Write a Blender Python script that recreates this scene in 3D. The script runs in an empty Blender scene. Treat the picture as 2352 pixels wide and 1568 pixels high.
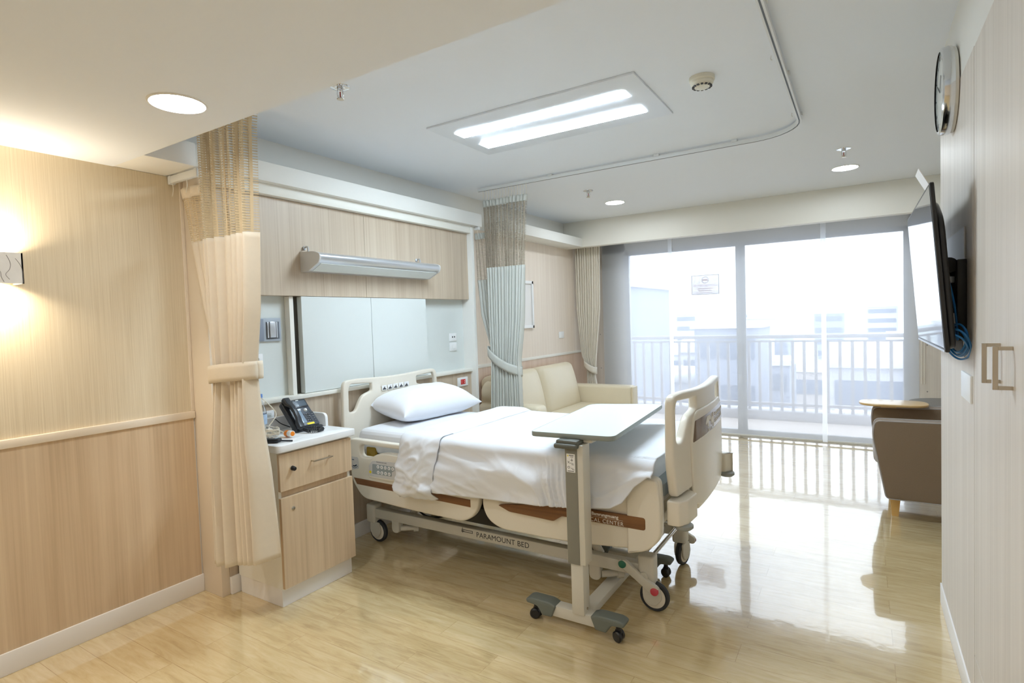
import bpy, bmesh, math, random
from math import sin, cos, pi, radians, sqrt
from mathutils import Vector, Matrix, noise

random.seed(7)
SC = bpy.context.scene
COL = SC.collection

# ------------------------------------------------------------------ camera
cam_data = bpy.data.cameras.new('camera')
cam_data.sensor_width = 36.0
cam_data.lens = 1288.7974 / 2352.0 * 36.0
cam_data.clip_start = 0.02
cam_data.clip_end = 2000
cam = bpy.data.objects.new('camera', cam_data)
COL.objects.link(cam)
R = ((0.84797091, 0.52902928, -0.03276215),
     (-0.00710353, -0.05046222, -0.99870071),
     (-0.52999516, 0.84710188, -0.03903252))
cam.matrix_world = Matrix(((R[0][0], -R[1][0], -R[2][0], 0.0),
                           (R[0][1], -R[1][1], -R[2][1], 0.0),
                           (R[0][2], -R[1][2], -R[2][2], 1.5),
                           (0, 0, 0, 1)))
SC.camera = cam

# ------------------------------------------------------------------ sky + exposure
SKY = 2.55
world = bpy.data.worlds.new('overcast_sky')
SC.world = world
world.use_nodes = True
bg = world.node_tree.nodes['Background']
bg.inputs[0].default_value = (0.86, 0.925, 1.0, 1)
bg.inputs[1].default_value = SKY

vs = SC.view_settings
vs.view_transform = 'Standard'
vs.look = 'None'
vs.gamma = 1.0
vs.use_curve_mapping = False
vs.exposure = 0.8
SC.cycles.use_denoising = True
SC.cycles.sample_clamp_indirect = 6.0
SC.cycles.max_bounces = 10
SC.cycles.diffuse_bounces = 6
SC.cycles.transparent_max_bounces = 24

# strengths of the lamps in the room
L_PANEL = 39.0      # twin diffusers of the ceiling light
L_DOWN_COOL = 82.0
L_DOWN_WARM = 60.0
L_SCONCE = 2.3      # watts


def area_lamp(name, loc, direction, size, watts, color, spread=pi, shape='DISK', size_y=None):
    ld = bpy.data.lights.new(name, 'AREA')
    ld.shape = shape
    ld.size = size
    if size_y:
        ld.size_y = size_y
    ld.energy = watts
    ld.color = color
    ld.spread = spread
    o = bpy.data.objects.new(name, ld)
    COL.objects.link(o)
    o.location = loc
    o.rotation_euler = Vector(direction).to_track_quat('-Z', 'Y').to_euler()
    return o


# wall sconce: one lamp shining up and one shining down, on the left wall
area_lamp('sconce_lamp_up', (-3.165, 0.88, 1.835), (0, 0, 1), 0.09, L_SCONCE, (1.0, 0.86, 0.66), radians(150))
area_lamp('sconce_lamp_down', (-3.165, 0.88, 1.75), (0, 0, -1), 0.09, L_SCONCE, (1.0, 0.86, 0.66), radians(150))


# ------------------------------------------------------------------ helpers
def s2l(c):
    return tuple(((v / 255.0) / 12.92) if v / 255.0 <= 0.04045 else (((v / 255.0) + 0.055) / 1.055) ** 2.4 for v in c)


MATS = {}


def new_mat(name):
    m = bpy.data.materials.new(name)
    m.use_nodes = True
    nt = m.node_tree
    return m, nt, nt.nodes, nt.links, nt.nodes['Principled BSDF']


def pmat(name, rgb, rough=0.5, metal=0.0, bump=0.0, bscale=200.0, spec=0.5, var=0.0, vscale=8.0, coat=0.0,
         emit=None, es=0.0, stretch=(1, 1, 1), sheen=0.0):
    """principled material with a little procedural variation and bump"""
    m, nt, N, Lk, b = new_mat(name)
    col = s2l(rgb)
    b.inputs['Base Color'].default_value = (*col, 1)
    b.inputs['Roughness'].default_value = rough
    b.inputs['Metallic'].default_value = metal
    b.inputs['Specular IOR Level'].default_value = spec
    b.inputs['Coat Weight'].default_value = coat
    b.inputs['Coat Roughness'].default_value = 0.08
    b.inputs['Sheen Weight'].default_value = sheen
    if emit:
        b.inputs['Emission Color'].default_value = (*s2l(emit), 1)
        b.inputs['Emission Strength'].default_value = es
    if var > 0 or bump > 0:
        tc = N.new('ShaderNodeTexCoord')
        mp = N.new('ShaderNodeMapping')
        mp.inputs['Scale'].default_value = stretch
        Lk.new(tc.outputs['Object'], mp.inputs['Vector'])
    if var > 0:
        nz = N.new('ShaderNodeTexNoise')
        nz.inputs['Scale'].default_value = vscale
        nz.inputs['Detail'].default_value = 4
        Lk.new(mp.outputs[0], nz.inputs['Vector'])
        rp = N.new('ShaderNodeMapRange')
        rp.inputs['To Min'].default_value = 1 - var
        rp.inputs['To Max'].default_value = 1 + var
        Lk.new(nz.outputs['Fac'], rp.inputs['Value'])
        hs = N.new('ShaderNodeHueSaturation')
        hs.inputs['Color'].default_value = (*col, 1)
        Lk.new(rp.outputs[0], hs.inputs['Value'])
        Lk.new(hs.outputs[0], b.inputs['Base Color'])
    if bump > 0:
        nb = N.new('ShaderNodeTexNoise')
        nb.inputs['Scale'].default_value = bscale
        nb.inputs['Detail'].default_value = 3
        Lk.new(mp.outputs[0], nb.inputs['Vector'])
        bp = N.new('ShaderNodeBump')
        bp.inputs['Strength'].default_value = bump
        bp.inputs['Distance'].default_value = 0.004
        Lk.new(nb.outputs['Fac'], bp.inputs['Height'])
        Lk.new(bp.outputs[0], b.inputs['Normal'])
    MATS[name] = m
    return m


def grain_mat(name, c1, c2, c3, scale, rough=0.35, fine=1.0, spec=0.5):
    """streaky laminate / wallpaper: stretched noise through a colour ramp"""
    m, nt, N, Lk, b = new_mat(name)
    tc = N.new('ShaderNodeTexCoord')
    mp = N.new('ShaderNodeMapping')
    mp.inputs['Scale'].default_value = scale
    Lk.new(tc.outputs['Object'], mp.inputs['Vector'])
    n1 = N.new('ShaderNodeTexNoise')
    n1.inputs['Scale'].default_value = 1.0
    n1.inputs['Detail'].default_value = 6
    n1.inputs['Roughness'].default_value = 0.62
    n1.inputs['Distortion'].default_value = 0.35
    Lk.new(mp.outputs[0], n1.inputs['Vector'])
    mp2 = N.new('ShaderNodeMapping')
    mp2.inputs['Scale'].default_value = tuple(v * (6.0 if v > 3 else 1.6) for v in scale)
    Lk.new(tc.outputs['Object'], mp2.inputs['Vector'])
    n2 = N.new('ShaderNodeTexNoise')
    n2.inputs['Scale'].default_value = 1.0
    n2.inputs['Detail'].default_value = 3
    Lk.new(mp2.outputs[0], n2.inputs['Vector'])
    mx = N.new('ShaderNodeMix')
    mx.inputs['Factor'].default_value = 0.35 * fine
    Lk.new(n1.outputs['Fac'], mx.inputs['A'])
    Lk.new(n2.outputs['Fac'], mx.inputs['B'])
    cr = N.new('ShaderNodeValToRGB')
    e = cr.color_ramp.elements
    e[0].position = 0.34
    e[0].color = (*s2l(c1), 1)
    e[1].position = 0.66
    e[1].color = (*s2l(c3), 1)
    k = e.new(0.5)
    k.color = (*s2l(c2), 1)
    Lk.new(mx.outputs['Result'], cr.inputs[0])
    Lk.new(cr.outputs[0], b.inputs['Base Color'])
    b.inputs['Roughness'].default_value = rough
    b.inputs['Specular IOR Level'].default_value = spec
    bp = N.new('ShaderNodeBump')
    bp.inputs['Strength'].default_value = 0.12
    bp.inputs['Distance'].default_value = 0.002
    Lk.new(n2.outputs['Fac'], bp.inputs['Height'])
    Lk.new(bp.outputs[0], b.inputs['Normal'])
    MATS[name] = m
    return m


def emis(name, rgb, strength):
    m, nt, N, Lk, b = new_mat(name)
    b.inputs['Base Color'].default_value = (0.9, 0.9, 0.9, 1)
    b.inputs['Emission Color'].default_value = (*rgb, 1)
    b.inputs['Emission Strength'].default_value = strength
    MATS[name] = m
    return m


def smoothstep(a, b, x):
    t = max(0.0, min(1.0, (x - a) / (b - a)))
    return t * t * (3 - 2 * t)


def interp(tab, x):
    if x <= tab[0][0]:
        return tab[0][1]
    for (a, fa), (b, fb) in zip(tab, tab[1:]):
        if x <= b:
            t = (x - a) / (b - a)
            return fa + (fb - fa) * t
    return tab[-1][1]


def rounded(pts, r, n=5):
    """round the corners of a closed polygon; r is a number or one radius per corner"""
    out = []
    k = len(pts)
    for i in range(k):
        p = Vector(pts[i]).to_2d()
        a = Vector(pts[i - 1]).to_2d() - p
        b = Vector(pts[(i + 1) % k]).to_2d() - p
        ri = r[i] if isinstance(r, (list, tuple)) else r
        d = min(ri, a.length * 0.48, b.length * 0.48)
        if d < 1e-5:
            out.append(p)
            continue
        pa = p + a.normalized() * d
        pb = p + b.normalized() * d
        for j in range(n + 1):
            t = j / n
            out.append(pa * (1 - t) ** 2 + p * 2 * t * (1 - t) + pb * t * t)
    return [(q.x, q.y) for q in out]


class MB:
    """collects shapes, in world coordinates, for ONE mesh object"""

    def __init__(self):
        self.bm = bmesh.new()
        self.uv = None

    def box(self, x0, x1, y0, y1, z0, z1, r=0.0, seg=2):
        res = bmesh.ops.create_cube(self.bm, size=1.0)
        vs_ = res['verts']
        sx, sy, sz = abs(x1 - x0), abs(y1 - y0), abs(z1 - z0)
        c = Vector(((x0 + x1) / 2, (y0 + y1) / 2, (z0 + z1) / 2))
        for v in vs_:
            v.co = Vector((v.co.x * sx, v.co.y * sy, v.co.z * sz)) + c
        if r > 0:
            r = min(r, 0.45 * min(sx, sy, sz))
            es = list({e for v in vs_ for e in v.link_edges})
            bmesh.ops.bevel(self.bm, geom=es, offset=r, segments=seg, profile=0.5, affect='EDGES')
        return self

    def obox(self, center, size, rot, r=0.0, seg=2):
        """box turned by a rotation matrix"""
        t = MB().box(-size[0] / 2, size[0] / 2, -size[1] / 2, size[1] / 2, -size[2] / 2, size[2] / 2, r, seg)
        M = Matrix.Translation(Vector(center)) @ rot.to_4x4()
        return self.merge(t, M)

    def merge(self, other, M=None):
        me = bpy.data.meshes.new('tmp')
        other.bm.to_mesh(me)
        other.bm.free()
        if M is not None:
            me.transform(M)
        self.bm.from_mesh(me)
        bpy.data.meshes.remove(me)
        return self

    def cyl(self, p0, p1, r, r2=None, seg=24, cap=True, bev=0.0):
        p0, p1 = Vector(p0), Vector(p1)
        r2 = r if r2 is None else r2
        d = p1 - p0
        q = d.to_track_quat('Z', 'Y').to_matrix()
        prof = [(r, 0.0), (r2, d.length)]
        if bev > 0:
            prof = [(r - bev, 0.0), (r, bev), (r2, d.length - bev), (r2 - bev, d.length)]
        rings = []
        for (rr, h) in prof:
            rings.append([self.bm.verts.new(p0 + q @ Vector((rr * cos(2 * pi * i / seg), rr * sin(2 * pi * i / seg), h))) for i in range(seg)])
        for a, b in zip(rings, rings[1:]):
            for i in range(seg):
                self.bm.faces.new((a[i], a[(i + 1) % seg], b[(i + 1) % seg], b[i]))
        if cap:
            self.bm.faces.new(list(reversed(rings[0])))
            self.bm.faces.new(rings[-1])
        return self

    def lathe(self, prof, center, axis=(0, 0, 1), seg=32):
        """prof: (radius, height) pairs along axis; radius 0 closes the end"""
        c = Vector(center)
        q = Vector(axis).to_track_quat('Z', 'Y').to_matrix()
        rings = []
        for (rr, h) in prof:
            if rr < 1e-6:
                rings.append([self.bm.verts.new(c + q @ Vector((0, 0, h)))])
            else:
                rings.append([self.bm.verts.new(c + q @ Vector((rr * cos(2 * pi * i / seg), rr * sin(2 * pi * i / seg), h))) for i in range(seg)])
        for a, b in zip(rings, rings[1:]):
            if len(a) == 1 and len(b) == 1:
                continue
            for i in range(seg):
                j = (i + 1) % seg
                if len(a) == 1:
                    self.bm.faces.new((a[0], b[j], b[i]))
                elif len(b) == 1:
                    self.bm.faces.new((a[i], a[j], b[0]))
                else:
                    self.bm.faces.new((a[i], a[j], b[j], b[i]))
        return self

    def tube(self, pts, r, seg=8, smooth=True, closed=False):
        P = [Vector(p) for p in pts]
        if smooth and len(P) > 2:
            Q = []
            n = len(P)
            rng = range(n) if closed else range(n - 1)
            for i in rng:
                p0 = P[(i - 1) % n] if closed or i > 0 else P[0]
                p1, p2 = P[i], P[(i + 1) % n]
                p3 = P[(i + 2) % n] if closed or i + 2 < n else P[-1]
                for k in range(6):
                    t = k / 6
                    Q.append(0.5 * ((2 * p1) + (-p0 + p2) * t + (2 * p0 - 5 * p1 + 4 * p2 - p3) * t * t + (-p0 + 3 * p1 - 3 * p2 + p3) * t ** 3))
            if not closed:
                Q.append(P[-1])
            P = Q
        rings = []
        n = len(P)
        up = None
        for i in range(n):
            if closed:
                t = P[(i + 1) % n] - P[i - 1]
            else:
                t = (P[min(i + 1, n - 1)] - P[max(i - 1, 0)])
            t.normalize()
            if up is None:
                up = t.orthogonal().normalized()
            else:
                up = (up - t * up.dot(t))
                up = up.normalized() if up.length > 1e-6 else t.orthogonal().normalized()
            sd = t.cross(up)
            rings.append([self.bm.verts.new(P[i] + r * (cos(2 * pi * k / seg) * up + sin(2 * pi * k / seg) * sd)) for k in range(seg)])
        pairs = list(zip(rings, rings[1:]))
        if closed:
            pairs.append((rings[-1], rings[0]))
        for a, b in pairs:
            for k in range(seg):
                self.bm.faces.new((a[k], a[(k + 1) % seg], b[(k + 1) % seg], b[k]))
        if not closed:
            self.bm.faces.new(list(reversed(rings[0])))
            self.bm.faces.new(rings[-1])
        return self

    def sweep(self, profile, path_pts, close_ends=True):
        """profile: list of rings already placed; skin them"""
        rings = [[self.bm.verts.new(Vector(p)) for p in ring] for ring in path_pts]
        for a, b in zip(rings, rings[1:]):
            n = len(a)
            for k in range(n):
                self.bm.faces.new((a[k], a[(k + 1) % n], b[(k + 1) % n], b[k]))
        if close_ends:
            self.bm.faces.new(list(reversed(rings[0])))
            self.bm.faces.new(rings[-1])
        return self

    def prism(self, poly, fmap, w0, w1, bevel=0.0, holes=(), cuts=(), seg=2):
        """polygon (u, v) with holes, extruded from w0 to w1, placed by fmap(u, v, w)"""
        cu = bpy.data.curves.new('tmp', 'CURVE')
        cu.dimensions = '2D'
        cu.fill_mode = 'BOTH'
        th = abs(w1 - w0)
        bevel = min(bevel, th * 0.49)
        cu.extrude = th / 2 - bevel
        cu.bevel_depth = bevel
        cu.bevel_resolution = seg if bevel > 0 else 0
        cu.offset = -bevel
        for pl in [poly] + list(holes):
            sp = cu.splines.new('POLY')
            sp.points.add(len(pl) - 1)
            for p, q in zip(sp.points, pl):
                p.co = (q[0], q[1], 0, 1)
            sp.use_cyclic_u = True
        o = bpy.data.objects.new('tmp', cu)
        COL.objects.link(o)
        bpy.context.view_layer.update()
        me = bpy.data.meshes.new_from_object(o.evaluated_get(bpy.context.evaluated_depsgraph_get()))
        bpy.data.objects.remove(o)
        bpy.data.curves.remove(cu)
        b2 = bmesh.new()
        b2.from_mesh(me)
        bpy.data.meshes.remove(me)
        bmesh.ops.remove_doubles(b2, verts=b2.verts, dist=1e-5)
        for cpos in cuts:
            bmesh.ops.bisect_plane(b2, geom=b2.verts[:] + b2.edges[:] + b2.faces[:], plane_co=(cpos, 0, 0), plane_no=(1, 0, 0))
        wm = (w0 + w1) / 2
        for v in b2.verts:
            v.co = Vector(fmap(v.co.x, v.co.y, wm + v.co.z))
        bmesh.ops.recalc_face_normals(b2, faces=b2.faces)
        t = MB()
        t.bm.free()
        t.bm = b2
        return self.merge(t)

    def grid(self, f, nu, nv, uvf=None):
        """open surface f(u, v), u and v in 0..1"""
        vs_ = [[self.bm.verts.new(Vector(f(i / nu, j / nv))) for j in range(nv + 1)] for i in range(nu + 1)]
        if uvf:
            lay = self.bm.loops.layers.uv.get('UVMap') or self.bm.loops.layers.uv.new('UVMap')
        for i in range(nu):
            for j in range(nv):
                fc = self.bm.faces.new((vs_[i][j], vs_[i + 1][j], vs_[i + 1][j + 1], vs_[i][j + 1]))
                if uvf:
                    for lp, (a, b) in zip(fc.loops, ((i, j), (i + 1, j), (i + 1, j + 1), (i, j + 1))):
                        lp[lay].uv = uvf(a / nu, b / nv)
        return self

    def quad(self, a, b, c, d):
        self.bm.faces.new([self.bm.verts.new(Vector(p)) for p in (a, b, c, d)])
        return self

    def build(self, name, mat, parent=None, sharp=40, origin=None, flat=False, thick=0.0, normals=True):
        if normals:
            bmesh.ops.recalc_face_normals(self.bm, faces=self.bm.faces)
        me = bpy.data.meshes.new(name)
        if parent is not None:
            org = parent.matrix_world.translation
        elif origin is not None:
            org = Vector(origin)
        else:
            xs = [v.co.x for v in self.bm.verts]
            ys = [v.co.y for v in self.bm.verts]
            zs = [v.co.z for v in self.bm.verts]
            org = Vector(((min(xs) + max(xs)) / 2, (min(ys) + max(ys)) / 2, min(zs)))
        self.bm.to_mesh(me)
        self.bm.free()
        me.transform(Matrix.Translation(-org))
        if not flat:
            me.polygons.foreach_set('use_smooth', [True] * len(me.polygons))
            me.set_sharp_from_angle(angle=radians(sharp))
        me.materials.append(mat if not isinstance(mat, str) else MATS[mat])
        o = bpy.data.objects.new(name, me)
        COL.objects.link(o)
        if parent is not None:
            o.parent = parent
            o.matrix_world = Matrix.Translation(org)
            root_local(o, parent)
        else:
            o.location = org
            o.matrix_world = Matrix.Translation(org)
        if thick > 0:
            md = o.modifiers.new('thickness', 'SOLIDIFY')
            md.thickness = thick
            md.offset = 0
        return o


def root_local(o, parent):
    o.matrix_parent_inverse = Matrix.Identity(4)
    o.location = (0, 0, 0)
    o.matrix_world = parent.matrix_world.copy()


def text_mb(body, size, fmap, depth=0.0008, spacing=1.0, align='LEFT', bold=0.0):
    """lettering as real geometry: fmap(u, v, w) places it"""
    cu = bpy.data.curves.new('tmp', 'FONT')
    cu.body = body
    cu.size = size
    cu.extrude = depth / 2
    cu.space_character = spacing
    cu.align_x = align
    cu.offset = bold
    o = bpy.data.objects.new('tmp', cu)
    COL.objects.link(o)
    bpy.context.view_layer.update()
    me = bpy.data.meshes.new_from_object(o.evaluated_get(bpy.context.evaluated_depsgraph_get()))
    bpy.data.objects.remove(o)
    bpy.data.curves.remove(cu)
    t = MB()
    t.bm.from_mesh(me)
    bpy.data.meshes.remove(me)
    for v in t.bm.verts:
        v.co = Vector(fmap(v.co.x, v.co.y, v.co.z))
    return t


def tag(o, label, cat, group=None, kind=None):
    o['label'] = label
    o['category'] = cat
    if group:
        o['group'] = group
    if kind:
        o['kind'] = kind
    return o


def thing(name, label, cat, loc, group=None):
    o = bpy.data.objects.new(name, None)
    COL.objects.link(o)
    o.empty_display_size = 0.1
    o.location = loc
    o.matrix_world = Matrix.Translation(Vector(loc))
    return tag(o, label, cat, group)


def struct(o, label=None, cat='structure'):
    o['kind'] = 'structure'
    if label:
        o['label'] = label
        o['category'] = cat
    return o


def sroot(name, label, cat, loc):
    o = thing(name, label, cat, loc)
    o['kind'] = 'structure'
    return o


def dup(root, loc, label=None):
    """copy of a thing with copies of its parts and their sub-parts"""
    r = root.copy()
    COL.objects.link(r)
    r.location = loc
    r.matrix_world = Matrix.Translation(Vector(loc))
    if label:
        r['label'] = label
    for ch in [c for c in COL.objects if c.parent == root]:
        c = ch.copy()
        COL.objects.link(c)
        c.parent = r
        for g in [k for k in COL.objects if k.parent == ch]:
            d = g.copy()
            COL.objects.link(d)
            d.parent = c
    return r


# placement maps: u to the right, v up, w out of the surface, as seen in the room
def on_left(x, y0=0.0, z0=0.0):      # wall facing +X
    return lambda u, v, w: (x + w, y0 + u, z0 + v)


def on_right(x, y0=0.0, z0=0.0):     # wall facing -X
    return lambda u, v, w: (x - w, y0 - u, z0 + v)


def on_front(y, x0=0.0, z0=0.0):     # face towards -Y
    return lambda u, v, w: (x0 + u, y - w, z0 + v)


def on_top(z, x0=0.0, y0=0.0):
    return lambda u, v, w: (x0 + u, y0 + v, z + w)


# ------------------------------------------------------------------ materials
def gap_glow_mat():
    m, nt, N, Lk, b = new_mat('gap_glow_film')  # translucent sheet standing in for the glow between the roller screens
    N.remove(b)
    tl = N.new('ShaderNodeBsdfTranslucent')
    tl.inputs[0].default_value = (0.97, 0.97, 0.97, 1)
    df = N.new('ShaderNodeBsdfDiffuse')
    df.inputs[0].default_value = (0.9, 0.9, 0.9, 1)
    mx = N.new('ShaderNodeMixShader')
    mx.inputs[0].default_value = 0.0
    Lk.new(tl.outputs[0], mx.inputs[1])
    Lk.new(df.outputs[0], mx.inputs[2])
    tr = N.new('ShaderNodeBsdfTransparent')
    m2 = N.new('ShaderNodeMixShader')
    m2.inputs[0].default_value = 0.3
    Lk.new(mx.outputs[0], m2.inputs[1])
    Lk.new(tr.outputs[0], m2.inputs[2])
    Lk.new(m2.outputs[0], N['Material Output'].inputs[0])
    MATS['gap_glow_film'] = m


gap_glow_mat()
pmat('white_paint', (232, 231, 226), 0.6, bump=0.05, bscale=60, var=0.01)
pmat('ceiling_paint', (234, 239, 246), 0.8, bump=0.03, bscale=40)
pmat('cream_paint', (230, 216, 196), 0.55, bump=0.04, bscale=60)
pmat('warm_white', (238, 236, 228), 0.5, bump=0.03)
pmat('board_white', (217, 222, 220), 0.32, var=0.01)
pmat('baseboard_white', (240, 237, 234), 0.4, var=0.01)
pmat('gap_dark', (70, 66, 58), 0.7, var=0.05)
grain_mat('wood_warm', (194, 168, 136), (211, 186, 154), (223, 200, 168), (14, 14, 0.5), 0.38)
grain_mat('wood_pale', (180, 161, 140), (196, 179, 158), (206, 191, 171), (16, 16, 0.45), 0.4)
grain_mat('wood_grey', (206, 197, 186), (217, 208, 198), (226, 218, 208), (20, 20, 0.4), 0.48)
grain_mat('wood_pink', (206, 178, 158), (214, 190, 170), (222, 200, 182), (14, 14, 0.5), 0.4)
grain_mat('wallpaper', (205, 189, 159), (218, 203, 175), (227, 214, 188), (230, 230, 2.2), 0.6, 1.0)
grain_mat('wallpaper_pale', (226, 212, 198), (233, 220, 206), (239, 228, 215), (60, 60, 0.8), 0.6, 0.8)
grain_mat('rail_brown', (104, 66, 34), (122, 80, 44), (138, 94, 54), (1.6, 30, 40), 0.35)
pmat('bed_plastic', (230, 223, 209), 0.34, var=0.01, coat=0.1)
pmat('bed_metal', (212, 208, 196), 0.4, metal=0.0, var=0.02)
pmat('bed_grey', (150, 153, 150), 0.45, var=0.02)
pmat('dark_mech', (86, 84, 80), 0.5, var=0.05)
pmat('tyre', (46, 48, 52), 0.6, var=0.05)
pmat('chrome', (226, 228, 230), 0.12, metal=1.0, var=0.01)
pmat('satin_steel', (196, 186, 170), 0.28, metal=1.0, var=0.02)
pmat('aluminium', (206, 209, 214), 0.3, metal=0.75, var=0.02)
pmat('linen', (226, 228, 233), 0.85, bump=0.10, bscale=260, sheen=0.1)
pmat('pillow_white', (230, 232, 238), 0.85, bump=0.12, bscale=220, sheen=0.1)
pmat('curtain_cream', (222, 208, 186), 0.9, bump=0.12, bscale=600, sheen=0.1, var=0.03, vscale=40)
pmat('curtain_pale', (198, 199, 192), 0.9, bump=0.12, bscale=600, sheen=0.1, var=0.03, vscale=40)
pmat('curtain_window', (226, 219, 206), 0.9, bump=0.12, bscale=600, sheen=0.1, var=0.03, vscale=40)
pmat('vinyl', (226, 214, 188), 0.38, bump=0.12, bscale=160, var=0.02)
pmat('felt_brown', (130, 109, 86), 0.95, bump=0.4, bscale=420, var=0.05, vscale=200, sheen=0.3)
pmat('felt_edge', (176, 168, 164), 0.95, bump=0.3, bscale=420, sheen=0.3)
pmat('leg_wood', (222, 176, 104), 0.35, var=0.06, vscale=12, stretch=(8, 8, 1))
pmat('tray_wood', (214, 178, 122), 0.3, var=0.06, vscale=10, stretch=(1, 8, 8), coat=0.4)
pmat('grey_top', (112, 106, 98), 0.5, var=0.03)
pmat('table_white', (224, 234, 232), 0.3, var=0.008)
pmat('table_edge', (142, 150, 146), 0.45, var=0.02)
pmat('mast_grey', (132, 130, 120), 0.5, var=0.02)
pmat('mast_collar', (92, 94, 86), 0.5, var=0.03)
pmat('foot_grey', (110, 116, 110), 0.55, var=0.03)
pmat('caster_black', (26, 26, 28), 0.3, var=0.03)
pmat('phone_black', (38, 42, 48), 0.35, var=0.04)
pmat('phone_grey', (66, 72, 82), 0.4, var=0.03)
pmat('phone_screen', (96, 108, 120), 0.15, var=0.03)
pmat('phone_list', (140, 158, 176), 0.18, var=0.03)
pmat('label_yellow', (244, 224, 30), 0.5, var=0.02)
pmat('label_white', (240, 240, 240), 0.5, var=0.01)
pmat('ink', (52, 52, 56), 0.6, var=0.02)
pmat('ink_grey', (128, 124, 120), 0.6, var=0.02)
pmat('ink_white', (236, 232, 226), 0.5, var=0.02)
pmat('ink_red', (206, 150, 142), 0.6, var=0.02)
pmat('ink_blue', (86, 104, 130), 0.6, var=0.02)
pmat('orange', (238, 136, 24), 0.4, var=0.03)
pmat('cable_white', (232, 226, 212), 0.5, var=0.02)
pmat('cable_blue', (30, 110, 176), 0.4, var=0.03)
pmat('tv_black', (30, 30, 32), 0.3, var=0.04)
pmat('tv_screen', (14, 15, 18), 0.03, spec=1.0)
pmat('mount_black', (34, 33, 32), 0.5, var=0.06)
pmat('plate_white', (238, 239, 240), 0.35, var=0.01)
pmat('socket_red', (206, 44, 44), 0.4, var=0.03)
pmat('hole_dark', (60, 60, 62), 0.6, var=0.02)
pmat('gas_blue', (136, 144, 158), 0.4, var=0.02)
pmat('gas_plate', (168, 176, 186), 0.4, var=0.02)
pmat('pedal_green', (38, 112, 88), 0.4, var=0.03)
pmat('pedal_red', (206, 72, 84), 0.35, var=0.03)
pmat('panel_grey', (206, 204, 202), 0.4, var=0.01)
pmat('keypad_grey', (150, 158, 160), 0.4, var=0.02)
pmat('yellow_spring', (140, 112, 18), 0.45, var=0.04)
pmat('marble', (222, 219, 214), 0.3, var=0.12, vscale=14)
pmat('smoke_cream', (224, 220, 204), 0.45, var=0.02)
pmat('bulb_red', (150, 24, 20), 0.15, var=0.02)
pmat('balcony_tile', (206, 194, 186), 0.5, var=0.06, vscale=6)
pmat('rail_pale', (176, 174, 180), 0.5, var=0.02)
pmat('frame_alu', (196, 200, 206), 0.4, var=0.02)
pmat('city_a', (160, 166, 182), 0.9, var=0.06, vscale=0.3)  # city tones are lightened, putting the distant haze into the colour
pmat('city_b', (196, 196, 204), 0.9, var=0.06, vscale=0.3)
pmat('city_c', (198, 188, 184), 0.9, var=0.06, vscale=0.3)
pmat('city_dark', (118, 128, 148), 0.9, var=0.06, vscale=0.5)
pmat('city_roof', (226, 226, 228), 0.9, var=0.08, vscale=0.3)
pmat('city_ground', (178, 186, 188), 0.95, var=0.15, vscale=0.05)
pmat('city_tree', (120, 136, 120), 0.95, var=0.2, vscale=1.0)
pmat('clock_face', (226, 232, 230), 0.2, coat=0.5, var=0.01)
pmat('panel_white', (228, 234, 242), 0.45, var=0.01)
pmat('track_white', (222, 224, 224), 0.4, var=0.01)
pmat('slot_dark', (98, 104, 112), 0.6, var=0.02)
pmat('picture_paper', (236, 234, 232), 0.5, var=0.02, vscale=3)
emis('panel_glow', (0.73, 0.88, 1.0), L_PANEL)
emis('down_cool', (0.84, 0.93, 1.0), L_DOWN_COOL)
emis('down_warm', (0.93, 0.97, 1.0), L_DOWN_WARM)
emis('led_orange', (1.0, 0.45, 0.1), 1.2)


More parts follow.
